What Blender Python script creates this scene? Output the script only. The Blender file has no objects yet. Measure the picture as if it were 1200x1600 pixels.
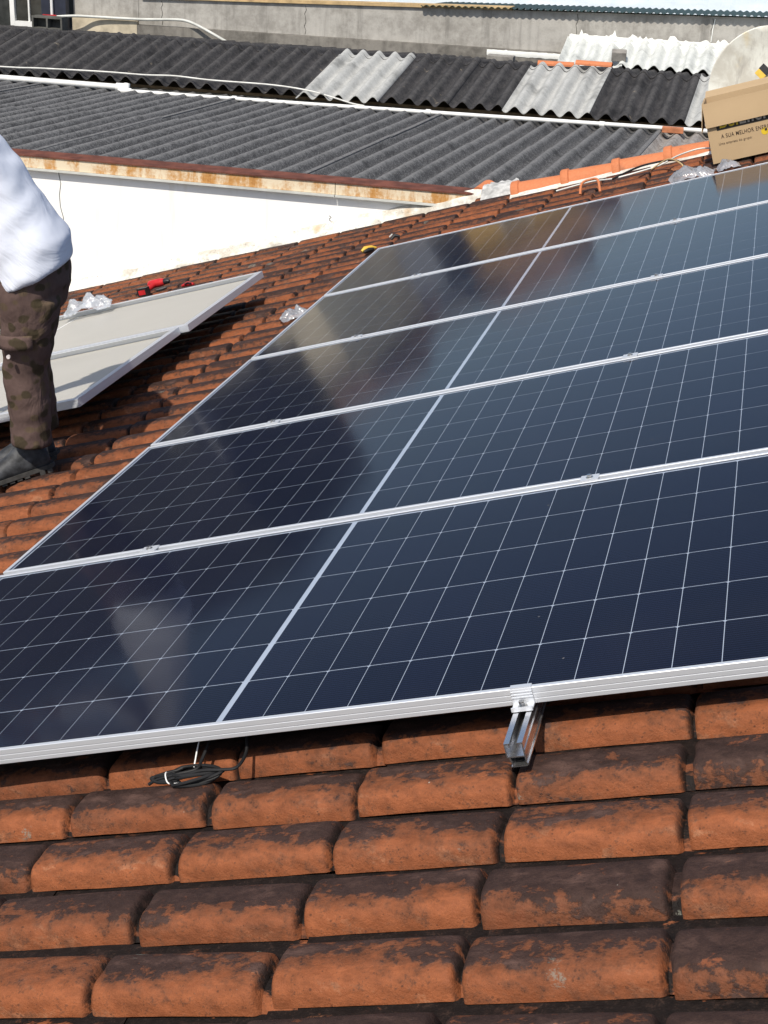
import bpy, bmesh, math, random
import numpy as np
from mathutils import Vector, Matrix, noise as mnoise

random.seed(7)
R = math.radians
SC = bpy.context.scene
COL = SC.collection

# ------------------------------------------------------------------ camera
cam_d = bpy.data.cameras.new('camera')
cam_d.sensor_fit = 'VERTICAL'
cam_d.sensor_height = 24.0
cam_d.lens = 2321.77 / 1600.0 * 24.0
cam_d.clip_start = 0.05
cam_d.clip_end = 2000
cam = bpy.data.objects.new('camera', cam_d)
COL.objects.link(cam)
CAMP = Vector((0.9079, -2.4881, 1.6014))
RX = Vector((0.96996, 0.23992, 0.04023))
RY = Vector((0.12963, -0.36980, -0.92002))
RZ = Vector((-0.20586, 0.89760, -0.38979))
cam.matrix_world = Matrix(((RX.x, -RY.x, -RZ.x, CAMP.x), (RX.y, -RY.y, -RZ.y, CAMP.y),
                           (RX.z, -RY.z, -RZ.z, CAMP.z), (0, 0, 0, 1)))
SC.camera = cam

# ------------------------------------------------------------------ sky, sun, exposure
SUN_EL = R(53.0)
SUN_AZ = R(12.0)                       # how far the sun stands to the left (negative: right) of straight behind the viewer
S = Vector((-math.sin(SUN_AZ) * math.cos(SUN_EL), -math.cos(SUN_AZ) * math.cos(SUN_EL), math.sin(SUN_EL)))
world = bpy.data.worlds.new('World')
SC.world = world
world.use_nodes = True
wt = world.node_tree
sky = wt.nodes.new('ShaderNodeTexSky')
sky.sky_type = 'NISHITA'
sky.sun_disc = False
sky.sun_elevation = SUN_EL
sky.sun_rotation = math.atan2(S.x, S.y)
sky.air_density = 1.0
sky.dust_density = 1.6
wt.links.new(sky.outputs[0], wt.nodes['Background'].inputs[0])
wt.nodes['Background'].inputs[1].default_value = 0.11
sun_d = bpy.data.lights.new('sun', 'SUN')
sun_d.energy = 4.2
sun_d.angle = R(0.6)
sun_d.color = (1.0, 0.93, 0.82)
sun = bpy.data.objects.new('sun', sun_d)
COL.objects.link(sun)
sun.rotation_euler = (-S).to_track_quat('-Z', 'Y').to_euler()
SC.view_settings.view_transform = 'Standard'
SC.view_settings.look = 'None'
SC.view_settings.gamma = 1.0
SC.view_settings.use_curve_mapping = False
SC.view_settings.exposure = 0.2

# ------------------------------------------------------------------ roof frame: u up the slope, v along the roof, n out of it
A = R(17.4)
ROOF = Matrix.Rotation(-A, 4, 'Y')
def W(u, v, n):
    return ROOF @ Vector((u, v, n))

# ------------------------------------------------------------------ object helpers
def tag(o, label=None, cat=None, group=None, kind=None):
    if label: o['label'] = label
    if cat: o['category'] = cat
    if group: o['group'] = group
    if kind: o['kind'] = kind
    return o
def empty(name, mat=None, label=None, cat=None, group=None):
    o = bpy.data.objects.new(name, None)
    o.empty_display_size = 0.1
    COL.objects.link(o)
    if mat is not None: o.matrix_world = mat
    return tag(o, label, cat, group)
def link(name, me, parent=None, mat=None):
    o = bpy.data.objects.new(name, me)
    COL.objects.link(o)
    if parent is not None: o.parent = parent
    if mat is not None:
        if parent is not None: o.matrix_local = mat
        else: o.matrix_world = mat
    return o
def roofmat(u, v, n, rz=0.0, rx=0.0, ry=0.0):
    return Matrix.Translation(W(u, v, n)) @ ROOF @ Matrix.Rotation(rz, 4, 'Z') @ Matrix.Rotation(ry, 4, 'Y') @ Matrix.Rotation(rx, 4, 'X')

class MB:
    def __init__(s):
        s.v = []; s.f = []; s.at = None
    def add(s, vs, fs):
        b = len(s.v)
        s.v += [tuple(x) for x in vs]
        s.f += [tuple(b + i for i in f) for f in fs]
        return s
    def box(s, x0, x1, y0, y1, z0, z1, M=None):
        vs = [Vector((x, y, z)) for z in (z0, z1) for y in (y0, y1) for x in (x0, x1)]
        if M is not None: vs = [M @ p for p in vs]
        return s.add(vs, [(0, 2, 3, 1), (4, 5, 7, 6), (0, 1, 5, 4), (2, 6, 7, 3), (0, 4, 6, 2), (1, 3, 7, 5)])
    def tube(s, path, r, n=8, cap=True, up=None):
        path = [Vector(p) for p in path]
        rr = r if isinstance(r, (list, tuple)) else [r] * len(path)
        rings = []
        side = None
        for i, p in enumerate(path):
            t = (path[min(i + 1, len(path) - 1)] - path[max(i - 1, 0)]).normalized()
            if side is None:
                ref = Vector(up) if up else (Vector((0, 0, 1)) if abs(t.z) < .9 else Vector((1, 0, 0)))
                side = t.cross(ref).normalized()
            else:
                side = (side - t * side.dot(t)).normalized()
            b = side.cross(t)
            ra, rb = rr[i] if isinstance(rr[i], (list, tuple)) else (rr[i], rr[i])
            rings.append([p + side * math.cos(2 * math.pi * k / n) * ra + b * math.sin(2 * math.pi * k / n) * rb for k in range(n)])
        vs = [q for ring in rings for q in ring]
        fs = [(i * n + k, i * n + (k + 1) % n, (i + 1) * n + (k + 1) % n, (i + 1) * n + k) for i in range(len(path) - 1) for k in range(n)]
        if cap:
            fs.append(tuple(range(n - 1, -1, -1)))
            fs.append(tuple((len(path) - 1) * n + k for k in range(n)))
        return s.add(vs, fs)
    def rings(s, rings, cap=True, closed=True):
        n = len(rings[0])
        vs = [q for ring in rings for q in ring]
        m = n if closed else n - 1
        fs = [(i * n + k, i * n + (k + 1) % n, (i + 1) * n + (k + 1) % n, (i + 1) * n + k) for i in range(len(rings) - 1) for k in range(m)]
        if cap:
            fs.append(tuple(range(n - 1, -1, -1)))
            fs.append(tuple((len(rings) - 1) * n + k for k in range(n)))
        return s.add(vs, fs)
    def grid(s, fn, nu, nv):
        vs = [fn(i / nu, j / nv) for j in range(nv + 1) for i in range(nu + 1)]
        fs = [(j * (nu + 1) + i, j * (nu + 1) + i + 1, (j + 1) * (nu + 1) + i + 1, (j + 1) * (nu + 1) + i) for j in range(nv) for i in range(nu)]
        return s.add(vs, fs)
    def ball(s, c, r, n=10, m=7):
        c = Vector(c)
        rx, ry, rz = r if isinstance(r, (list, tuple)) else (r, r, r)
        rings = []
        for j in range(m + 1):
            th = math.pi * (j + .02) / (m + .04)
            rings.append([c + Vector((rx * math.sin(th) * math.cos(2 * math.pi * k / n), ry * math.sin(th) * math.sin(2 * math.pi * k / n), -rz * math.cos(th))) for k in range(n)])
        return s.rings(rings)
    def prism(s, poly, x0, x1, axis='y'):
        if axis == 'y':
            a = [Vector((p[0], x0, p[1])) for p in poly]; b = [Vector((p[0], x1, p[1])) for p in poly]
        elif axis == 'x':
            a = [Vector((x0, p[0], p[1])) for p in poly]; b = [Vector((x1, p[0], p[1])) for p in poly]
        else:
            a = [Vector((p[0], p[1], x0)) for p in poly]; b = [Vector((p[0], p[1], x1)) for p in poly]
        return s.rings([a, b])
    def mesh(s, name, mat=None, smooth=False, ang=None, fix=True):
        me = bpy.data.meshes.new(name)
        me.from_pydata(s.v, [], s.f)
        if fix:
            bm = bmesh.new(); bm.from_mesh(me)
            bmesh.ops.recalc_face_normals(bm, faces=bm.faces)
            bm.to_mesh(me); bm.free()
        if mat: me.materials.append(mat)
        if smooth:
            me.shade_smooth()
            if ang: me.set_sharp_from_angle(angle=R(ang))
        me.update()
        return me
    def build(s, name, mat=None, parent=None, M=None, smooth=False, ang=None, fix=True):
        return link(name, s.mesh(name, mat, smooth, ang, fix), parent, M)

def eval_mesh(o):
    dg = bpy.context.evaluated_depsgraph_get()
    return bpy.data.meshes.new_from_object(o.evaluated_get(dg))
def remeshed(mb, name, mat, parent, voxel=.012, smooth_it=6, dec=None):
    o = link('tmp', mb.mesh('tmp'))
    m = o.modifiers.new('r', 'REMESH'); m.mode = 'VOXEL'; m.voxel_size = voxel; m.use_smooth_shade = True
    m = o.modifiers.new('s', 'SMOOTH'); m.iterations = smooth_it; m.factor = .5
    if dec:
        m = o.modifiers.new('d', 'DECIMATE'); m.ratio = dec
    me = eval_mesh(o)
    bpy.data.objects.remove(o)
    me.name = name
    me.materials.clear(); me.materials.append(mat)
    me.shade_smooth()
    return link(name, me, parent)

# ------------------------------------------------------------------ material helpers
class NT:
    def __init__(s, name):
        s.m = bpy.data.materials.new(name)
        s.m.use_nodes = True
        s.t = s.m.node_tree
        s.t.nodes.clear()
        s.out = s.t.nodes.new('ShaderNodeOutputMaterial')
    def n(s, typ, props=None, **ins):
        nd = s.t.nodes.new('ShaderNode' + typ)
        for k, v in (props or {}).items(): setattr(nd, k, v)
        for k, v in ins.items():
            s.set(nd, k, v)
        return nd
    def set(s, nd, k, v):
        k2 = int(k[1:]) if k[0] == 'i' and k[1:].isdigit() else k.replace('_', ' ')
        sock = nd.inputs[k2]
        if isinstance(v, bpy.types.NodeSocket): s.t.links.new(v, sock)
        elif isinstance(v, bpy.types.Node): s.t.links.new(v.outputs[0], sock)
        else:
            if sock.type == 'RGBA' and len(v) == 3: v = (*v, 1)
            sock.default_value = v
    def math(s, op, a, b=0.0, c=0.0, clamp=False):
        return s.n('Math', dict(operation=op, use_clamp=clamp), i0=a, i1=b, i2=c).outputs[0]
    def noise(s, vec, scale, detail=4, rough=.55, dist=0.0):
        return s.n('TexNoise', None, Vector=vec, Scale=scale, Detail=detail, Roughness=rough, Distortion=dist).outputs[0]
    def step(s, x, lo, hi):
        return s.n('MapRange', dict(interpolation_type='SMOOTHSTEP'), i0=x, i1=lo, i2=hi, i3=0.0, i4=1.0).outputs[0]
    def mix(s, f, a, b, mode='MIX'):
        nd = s.t.nodes.new('ShaderNodeMix'); nd.data_type = 'RGBA'; nd.blend_type = mode
        for i, v in ((0, f), (6, a), (7, b)):
            if isinstance(v, bpy.types.NodeSocket): s.t.links.new(v, nd.inputs[i])
            else:
                if i and len(v) == 3: v = (*v, 1)
                nd.inputs[i].default_value = v
        return nd.outputs[2]
    def ramp(s, x, pts):
        nd = s.t.nodes.new('ShaderNodeValToRGB')
        e = nd.color_ramp.elements
        while len(e) < len(pts): e.new(.5)
        for el, (p, c) in zip(e, pts):
            el.position = p
            el.color = (c, c, c, 1) if not isinstance(c, tuple) else (*c, 1)
        s.t.links.new(x, nd.inputs[0])
        return nd.outputs[0]
    def pos(s): return s.n('NewGeometry').outputs['Position']
    def obj(s): return s.n('TexCoord').outputs['Object']
    def rnd(s): return s.n('ObjectInfo').outputs['Random']
    def scale(s, vec, sc):
        return s.n('VectorMath', dict(operation='MULTIPLY'), i0=vec, i1=sc).outputs[0]
    def add(s, vec, b):
        return s.n('VectorMath', dict(operation='ADD'), i0=vec, i1=b).outputs[0]
    def bump(s, h, strength=.3, dist=.01, normal=None):
        nd = s.n('Bump', None, Strength=strength, Distance=dist, Height=h)
        if normal is not None: s.t.links.new(normal, nd.inputs['Normal'])
        return nd.outputs[0]
    def bsdf(s, color, rough=.6, metal=0.0, normal=None, spec=.5, **kw):
        nd = s.n('BsdfPrincipled', None, Base_Color=color, Roughness=rough, Metallic=metal)
        s.set(nd, 'Specular IOR Level', spec)
        for k, v in kw.items(): s.set(nd, k, v)
        if normal is not None: s.t.links.new(normal, nd.inputs['Normal'])
        return nd.outputs[0]
    def done(s, sh):
        s.t.links.new(sh, s.out.inputs[0])
        return s.m

def simple(name, col, rough=.6, metal=0.0, var=.15, scale=6, bump=.1, spec=.4, bscale=60):
    t = NT(name)
    p = t.pos()
    f = t.noise(p, scale, 5, .6)
    c = t.mix(t.step(f, .3, .7), tuple(x * (1 - var) for x in col), tuple(min(1, x * (1 + var)) for x in col))
    nb = t.bump(t.noise(p, bscale, 4, .6), bump, .004) if bump else None
    return t.done(t.bsdf(c, rough, metal, nb, spec))

# ---- clay roof tiles
def m_tile():
    t = NT('clay_tile')
    p = t.pos()
    tl = t.n('Attribute', dict(attribute_name='tl'))
    sep = t.n('SeparateXYZ', None, Vector=tl.outputs['Vector'])
    s_, t_, r_ = sep.outputs
    rnd = t.math('FRACT', t.math('ADD', t.rnd(), r_))
    off = t.n('CombineXYZ', None, X=t.math('MULTIPLY', rnd, 23.0), Y=t.math('MULTIPLY', rnd, 11.0), Z=t.math('MULTIPLY', rnd, 7.0)).outputs[0]
    q = t.add(p, off)
    rot = t.scale(q, (.6, 1.25, 1.25))
    big = t.noise(rot, 5.5, 3, .5)
    n1 = t.noise(rot, 15, 5, .66, .3)
    n2 = t.noise(q, 55, 4, .65)
    n3 = t.noise(q, 240, 3, .6)
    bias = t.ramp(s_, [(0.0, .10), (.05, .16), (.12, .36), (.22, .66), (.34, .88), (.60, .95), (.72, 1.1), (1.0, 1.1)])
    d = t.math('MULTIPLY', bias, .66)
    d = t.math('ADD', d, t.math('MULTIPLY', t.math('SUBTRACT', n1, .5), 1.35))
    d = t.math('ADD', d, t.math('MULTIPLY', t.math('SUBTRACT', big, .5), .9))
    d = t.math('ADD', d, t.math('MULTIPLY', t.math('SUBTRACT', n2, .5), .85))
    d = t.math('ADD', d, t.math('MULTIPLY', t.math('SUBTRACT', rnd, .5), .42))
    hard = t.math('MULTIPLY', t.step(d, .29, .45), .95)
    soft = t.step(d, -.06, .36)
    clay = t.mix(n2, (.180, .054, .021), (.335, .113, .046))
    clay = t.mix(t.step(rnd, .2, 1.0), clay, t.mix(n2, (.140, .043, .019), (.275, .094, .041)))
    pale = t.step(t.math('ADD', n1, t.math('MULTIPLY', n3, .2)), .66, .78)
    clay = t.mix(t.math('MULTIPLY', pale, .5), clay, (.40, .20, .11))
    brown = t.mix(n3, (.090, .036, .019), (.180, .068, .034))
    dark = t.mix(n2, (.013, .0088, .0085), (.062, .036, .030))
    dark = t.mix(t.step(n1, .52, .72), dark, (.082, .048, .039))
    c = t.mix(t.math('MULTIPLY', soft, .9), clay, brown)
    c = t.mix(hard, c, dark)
    grime_shade = t.math('MAXIMUM', t.math('MULTIPLY', t.step(s_, .70, .76), t.step(n1, .28, .45)), t.math('MULTIPLY', t.step(t_, .795, .83), t.step(n1, .42, .52)))  # grime in channels and necks, deepened to near-black to paint the gap shade
    c = t.mix(grime_shade, c, t.mix(n2, (.005, .0042, .004), (.018, .012, .0105)))
    grit = t.math('MULTIPLY', t.step(t.math('ADD', t.math('MULTIPLY', n3, .5), t.math('MULTIPLY', n2, .5)), .53, .66), .55)
    c = t.mix(grit, c, (.055, .032, .024))
    # scraped patches where the crust has come off
    chip = t.math('MULTIPLY', t.step(t.noise(t.add(rot, (5, 3, 1)), 11, 6, .68, .4), .61, .66), .8)
    c = t.mix(chip, c, clay)
    pv = t.n('TexVoronoi', None, Vector=q, Scale=130.0)
    ps = t.n('SeparateColor', None, Color=pv.outputs['Color'])
    pit = t.math('MULTIPLY', t.step(t.math('SUBTRACT', t.math('MULTIPLY', ps.outputs[0], .42), pv.outputs['Distance']), 0, .06), t.math('GREATER_THAN', t.math('ADD', ps.outputs[1], t.math('MULTIPLY', t.math('SUBTRACT', n1, .5), 1.6)), .80))
    c = t.mix(t.math('MULTIPLY', pit, .45), c, (.022, .015, .013))
    sn = t.noise(t.add(rot, (11, 2, 6)), 34, 5, .7)
    sm = t.n('MapRange', None, i0=t.math('ADD', t.math('MULTIPLY', sn, .7), t.math('MULTIPLY', n1, .3)), i1=.34, i2=.62, i3=.58, i4=1.12).outputs[0]
    c = t.mix(1.0, c, t.n('CombineColor', None, i0=sm, i1=sm, i2=sm).outputs[0], 'MULTIPLY')
    # lichen
    lv = t.n('TexVoronoi', None, Vector=q, Scale=6.0, Randomness=1.0)
    lm = t.math('SUBTRACT', lv.outputs['Distance'], t.math('MULTIPLY', t.math('SUBTRACT', n1, .45), .5))
    sel = t.n('SeparateColor', None, Color=lv.outputs['Color'])
    rad = t.math('MULTIPLY', t.math('SUBTRACT', sel.outputs[0], .56), .32)
    lf = t.math('MULTIPLY', t.step(t.math('SUBTRACT', rad, lm), .0, .03), t.step(n3, .40, .55))
    c = t.mix(t.math('MULTIPLY', lf, .55), c, (.21, .22, .185))
    sv = t.n('TexVoronoi', None, Vector=q, Scale=42.0)
    ss = t.n('SeparateColor', None, Color=sv.outputs['Color'])
    sf = t.math('MULTIPLY', t.step(t.math('SUBTRACT', t.math('MULTIPLY', ss.outputs[0], .2), t.math('ADD', sv.outputs['Distance'], t.math('MULTIPLY', n3, .12))), 0, .05), t.math('GREATER_THAN', ss.outputs[1], .90))
    c = t.mix(t.math('MULTIPLY', sf, .6), c, (.40, .38, .33))
    h = t.math('ADD', t.math('MULTIPLY', n3, .5), t.math('ADD', t.math('MULTIPLY', n2, .5), t.math('MULTIPLY', hard, .25)))
    nb = t.bump(h, .6, .006)
    rough = t.n('MapRange', None, i0=n2, i1=.2, i2=.8, i3=.55, i4=.9).outputs[0]
    return t.done(t.bsdf(c, rough, 0, nb, .18))
M_TILE = m_tile()

def m_ridge():
    t = NT('ridge_clay')
    p = t.pos()
    n1 = t.noise(p, 7, 5, .6); n2 = t.noise(p, 60, 4, .6)
    c = t.mix(n2, (.44, .13, .05), (.58, .22, .10))
    c = t.mix(t.math('MULTIPLY', t.step(n1, .55, .75), .6), c, (.18, .075, .045))
    return t.done(t.bsdf(c, .7, 0, t.bump(n2, .25, .004), .3))
M_RIDGE = m_ridge()

def m_alu(name='anodised_aluminium', base=(.72, .745, .785), rough=.36, metal=.5):
    t = NT(name)
    o = t.obj()
    n1 = t.noise(t.scale(o, (3, 3, 200)), 3, 3, .6)
    n2 = t.noise(t.pos(), 4, 4, .6)
    c = t.mix(n2, tuple(x * .93 for x in base), base)
    r = t.n('MapRange', None, i0=n1, i1=.2, i2=.8, i3=rough - .06, i4=rough + .08).outputs[0]
    return t.done(t.bsdf(c, r, metal, t.bump(n1, .04, .001), .5))
M_ALU = m_alu()
M_RAIL = m_alu('mill_aluminium', (.70, .70, .71), .24, .95)
M_STEEL = m_alu('stainless_bolt', (.55, .54, .52), .22, 1.0)

def m_cell():
    t = NT('solar_cell')
    o = t.obj()                       # origin at the middle of a half cell, x across, y along the busbars
    sep = t.n('SeparateXYZ', None, Vector=o)
    y = sep.outputs[1]
    w = t.math('FRACT', t.math('MULTIPLY', y, 1 / .0091))
    line = t.math('LESS_THAN', t.math('ABSOLUTE', t.math('SUBTRACT', w, .5)), .07)
    rn = t.rnd()
    n1 = t.noise(t.pos(), 1.3, 3, .5)
    base = t.mix(rn, (.0016, .0023, .0090), (.0028, .0037, .0145))
    base = t.mix(t.math('MULTIPLY', n1, .35), base, (.0035, .004, .010))
    c = t.mix(t.math('MULTIPLY', line, .40), base, (.05, .07, .15))
    return t.done(t.bsdf(c, .5, 0, None, .05))
M_CELL = m_cell()

def m_backsheet():
    t = NT('white_backsheet')
    p = t.pos()
    n1 = t.noise(p, 2.5, 4, .6)
    c = t.mix(n1, (.41, .395, .355), (.47, .455, .415))
    return t.done(t.bsdf(c, .45, 0, t.bump(t.noise(p, 14, 2, .5), .05, .003), .35))
M_BACK = m_backsheet()
M_GRIDWHITE = simple('white_encapsulant', (.37, .42, .51), .5, 0, .05, 5, 0)

def m_glass():
    t = NT('panel_glass')
    p = t.pos()
    dirt = t.noise(p, 2.2, 6, .65, .3)
    spots = t.n('TexVoronoi', None, Vector=p, Scale=13.0)
    sc = t.n('SeparateColor', None, Color=spots.outputs['Color'])
    sp = t.math('MULTIPLY', t.step(t.math('SUBTRACT', .05, spots.outputs['Distance']), 0, .03), t.math('GREATER_THAN', sc.outputs[0], .86))
    gm = t.n('NewGeometry')
    ct = t.math('ABSOLUTE', t.n('VectorMath', dict(operation='DOT_PRODUCT'), i0=gm.outputs['Incoming'], i1=gm.outputs['Normal']).outputs['Value'])
    fr = t.math('ADD', .010, t.math('MULTIPLY', .95, t.math('POWER', t.math('SUBTRACT', 1.0, ct), 6.2)))
    gl = t.n('BsdfGlossy', dict(distribution='GGX'), Color=(1, 1, 1), Roughness=t.n('MapRange', None, i0=dirt, i1=.3, i2=.7, i3=.070, i4=.105).outputs[0])
    tr = t.n('BsdfTransparent', None, Color=(.95, .96, .97))
    mx = t.n('MixShader', None, i0=fr, i1=tr.outputs[0], i2=gl.outputs[0])
    du = t.n('BsdfDiffuse', None, Color=(.45, .43, .40))
    k = t.math('ADD', t.math('MULTIPLY', t.step(dirt, .45, .8), .006), t.math('ADD', .0015, t.math('MULTIPLY', sp, .25)))
    mx2 = t.n('MixShader', None, i0=k, i1=mx.outputs[0], i2=du.outputs[0])
    return t.done(mx2.outputs[0])
M_GLASS = m_glass()

def m_fibre(name, lo, hi, spot, spot_amt=.35, warm=None, crest=0.0):
    t = NT(name)
    p = t.pos()
    off = t.n('CombineXYZ', None, X=t.math('MULTIPLY', t.rnd(), 30.0), Y=0.0, Z=0.0).outputs[0]
    q = t.add(p, off)
    n1 = t.noise(q, 3.0, 6, .65)
    n2 = t.noise(q, 17, 5, .7)
    n3 = t.noise(q, 70, 3, .6)
    st = t.noise(t.scale(q, (14, 1.2, 14)), 1.0, 4, .6)
    f = t.math('ADD', t.math('MULTIPLY', n2, .6), t.math('MULTIPLY', st, .4))
    c = t.mix(t.step(f, .35, .65), lo, hi)
    c = t.mix(t.math('MULTIPLY', t.step(n3, .48, .64), spot_amt), c, spot)
    c = t.mix(t.math('MULTIPLY', t.step(n1, .50, .70), .7), c, tuple(x * .5 for x in lo))
    sp = t.n('SeparateXYZ', None, Vector=p)
    xs = t.math('SUBTRACT', sp.outputs[0], t.math('MULTIPLY', t.math('SUBTRACT', sp.outputs[1], 10.0), .03317))
    ph = t.math('COSINE', t.math('MULTIPLY', xs, 2 * math.pi / .177))
    cr = t.step(t.math('ADD', ph, t.math('MULTIPLY', t.math('SUBTRACT', n2, .5), 2.2)), .0, 1.3)
    c = t.mix(t.math('MULTIPLY', cr, crest), c, spot)  # crests painted paler: worn ridges plus their sunlit highlight put into the colour
    if warm:
        c = t.mix(t.math('MULTIPLY', t.step(t.noise(t.add(q, (9, 4, 2)), 9, 4, .6), .66, .74), .8), c, warm)
    return t.done(t.bsdf(c, .85, 0, t.bump(t.math('ADD', n2, t.math('MULTIPLY', n3, .6)), .25, .004), .2))
M_FIB_MID = m_fibre('weathered_fibre_cement', (.045, .045, .047), (.085, .085, .088), (.24, .24, .24), .6, None, .5)
M_FIB_DARK = m_fibre('blackened_fibre_cement', (.022, .022, .024), (.055, .053, .055), (.13, .125, .12), .3, (.20, .17, .13), .22)
M_FIB_NEW = m_fibre('pale_fibre_cement', (.33, .335, .325), (.43, .435, .42), (.55, .56, .56), .3)
M_FIB_TRANS = m_fibre('chalky_sheet', (.46, .48, .47), (.58, .60, .58), (.66, .68, .65), .3)
M_FIB_BROWN = m_fibre('brown_stained_sheet', (.17, .14, .12), (.34, .32, .30), (.5, .5, .5), .4)

def m_plaster():
    t = NT('white_wall_paint')
    p = t.pos()
    sep = t.n('SeparateXYZ', None, Vector=p)
    n1 = t.noise(p, 1.2, 5, .6); n2 = t.noise(p, 30, 5, .65)
    st = t.noise(t.scale(p, (9, 9, .8)), 1.0, 4, .6)
    c = t.mix(n1, (.86, .855, .83), (.90, .90, .885))
    c = t.mix(t.math('MULTIPLY', t.step(st, .56, .8), .4), c, (.60, .52, .40))
    return t.done(t.bsdf(c, .8, 0, t.bump(n2, .15, .004), .25))
M_WALL = m_plaster()
def m_mortar():
    t = NT('stained_mortar')
    p = t.pos()
    n1 = t.noise(p, 6, 6, .65); n2 = t.noise(p, 40, 5, .65)
    c = t.mix(t.step(n1, .42, .66), (.72, .70, .65), (.44, .41, .35))
    c = t.mix(t.math('MULTIPLY', t.step(n2, .55, .7), .6), c, (.17, .15, .13))
    c = t.mix(t.math('MULTIPLY', t.step(t.noise(t.add(p, (3, 7, 1)), 3.5, 4, .6), .58, .7), .55), c, (.50, .30, .13))
    return t.done(t.bsdf(c, .9, 0, t.bump(n2, .6, .012), .2))
M_MORTAR = m_mortar()
def m_coping():
    t = NT('rusty_painted_sheet')
    p = t.pos()
    st = t.noise(t.scale(p, (4, 4, .8)), 2.0, 6, .7)
    n1 = t.noise(p, 3, 5, .65); n2 = t.noise(p, 50, 5, .7)
    f = t.math('ADD', t.math('MULTIPLY', st, .55), t.math('ADD', t.math('MULTIPLY', n1, .35), t.math('MULTIPLY', n2, .2)))
    c = t.mix(t.step(f, .50, .64), (.70, .60, .44), (.48, .24, .07))
    c = t.mix(t.step(f, .62, .74), c, (.20, .07, .025))
    return t.done(t.bsdf(c, .6, .0, t.bump(n2, .3, .003), .4))
M_COPING = m_coping()
M_RUST = simple('red_brown_rust', (.125, .042, .026), .75, 0, .35, 9, .3)
def m_concrete(name, lo, hi):
    t = NT(name)
    p = t.pos()
    n1 = t.noise(p, .9, 6, .6); n2 = t.noise(p, 9, 6, .68); n3 = t.noise(p, 70, 4, .6)
    st = t.noise(t.scale(p, (5, 5, .45)), 1.0, 5, .65)
    c = t.mix(t.step(t.math('ADD', t.math('MULTIPLY', n1, .5), t.math('MULTIPLY', n2, .5)), .36, .62), lo, hi)
    c = t.mix(t.math('MULTIPLY', t.step(st, .5, .72), .55), c, tuple(x * .45 for x in lo))
    c = t.mix(t.math('MULTIPLY', t.step(n3, .6, .7), .25), c, tuple(x * .5 for x in lo))
    return t.done(t.bsdf(c, .9, 0, t.bump(t.math('ADD', n2, t.math('MULTIPLY', n3, .4)), .4, .01), .2))
M_CONC = m_concrete('weathered_concrete', (.27, .257, .235), (.43, .415, .385))
M_CONC_LOW = m_concrete('grimy_plinth', (.12, .112, .10), (.25, .235, .21))
M_DARKWALL = m_concrete('dark_grey_render', (.026, .028, .027), (.050, .053, .051))
M_BLOCK = m_concrete('grey_block', (.16, .15, .14), (.30, .285, .26))
M_BLOCK_DK = m_concrete('dark_block', (.05, .05, .045), (.13, .13, .12))
M_PVC = simple('white_pvc', (.74, .74, .72), .4, 0, .08, 4, .03)
M_PVC_GREY = simple('grey_hose', (.52, .53, .50), .45, 0, .15, 6, .05)
M_CABLE_W = simple('grey_white_cable', (.60, .60, .57), .5, 0, .15, 9, 0)
M_BLACK = simple('black_cable', (.010, .010, .011), .6, 0, .2, 20, 0, .3)
M_WHITEPAINT = simple('white_sealant', (.80, .81, .78), .75, 0, .06, 9, .4, .3, 30)
M_WOODSTRIP = simple('ochre_render_strip', (.46, .33, .17), .85, 0, .25, 7, .4)
M_GREENSHEET = simple('green_metal_sheet', (.030, .055, .045), .5, .2, .3, 6, .1)
M_PALEROOF = simple('pale_blue_metal_roof', (.70, .77, .80), .4, .1, .12, .5, .05)
M_GROUND = simple('bare_ground', (.19, .16, .12), .95, 0, .35, .3, .3)
M_BRICKRED = simple('orange_brick', (.42, .16, .075), .85, 0, .25, 12, .3)
M_NAVY = simple('navy_painted_post', (.020, .024, .040), .5, 0, .2, 8, .1)
M_WINGLASS = simple('window_glass', (.05, .05, .045), .08, 0, .5, 3, 0, .6)
M_RED = simple('red_plastic', (.45, .018, .022), .4, 0, .15, 20, .05)
M_BLACKPL = simple('black_plastic', (.015, .015, .016), .45, 0, .2, 30, .1)
M_YELLOW = simple('yellow_plastic', (.62, .40, .05), .45, 0, .12, 20, .05)
M_TIMBER = simple('timber', (.26, .17, .09), .8, 0, .25, 18, .3)
def m_card():
    t = NT('cardboard')
    p = t.obj()
    n1 = t.noise(p, 4, 4, .6)
    fl = t.n('TexWave', dict(bands_direction='X'), Vector=p, Scale=60.0, Distortion=.4, Detail=1.0).outputs[1]
    c = t.mix(n1, (.40, .285, .165), (.48, .35, .21))
    c = t.mix(t.math('MULTIPLY', fl, .06), c, (.32, .22, .12))
    return t.done(t.bsdf(c, .8, 0, t.bump(t.noise(p, 25, 3, .5), .08, .004), .2))
M_CARD = m_card()
M_INK = simple('black_ink', (.018, .015, .012), .6, 0, .2, 30, 0)
M_INKBROWN = simple('dark_brown_ink', (.045, .030, .020), .7, 0, .2, 30, 0)
M_INKYEL = simple('yellow_ink', (.60, .42, .02), .6, 0, .1, 30, 0)
M_INKGREY = simple('pale_ink', (.42, .38, .32), .6, 0, .1, 30, 0)
def m_dish():
    t = NT('weathered_dish_paint')
    p = t.obj()
    n1 = t.noise(p, 4, 6, .65, .4); n2 = t.noise(p, 40, 4, .6)
    st = t.noise(t.scale(p, (9, 2, 2)), 1.2, 5, .65)
    c = t.mix(t.step(n1, .4, .62), (.66, .66, .60), (.48, .46, .40))
    c = t.mix(t.math('MULTIPLY', t.step(st, .55, .68), .6), c, (.30, .28, .25))
    c = t.mix(t.math('MULTIPLY', t.step(t.noise(t.add(p, (4, 1, 0)), 3, 4, .6), .6, .7), .5), c, (.60, .46, .20))
    return t.done(t.bsdf(c, .5, 0, t.bump(n2, .1, .002), .4))
M_DISH = m_dish()
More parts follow.
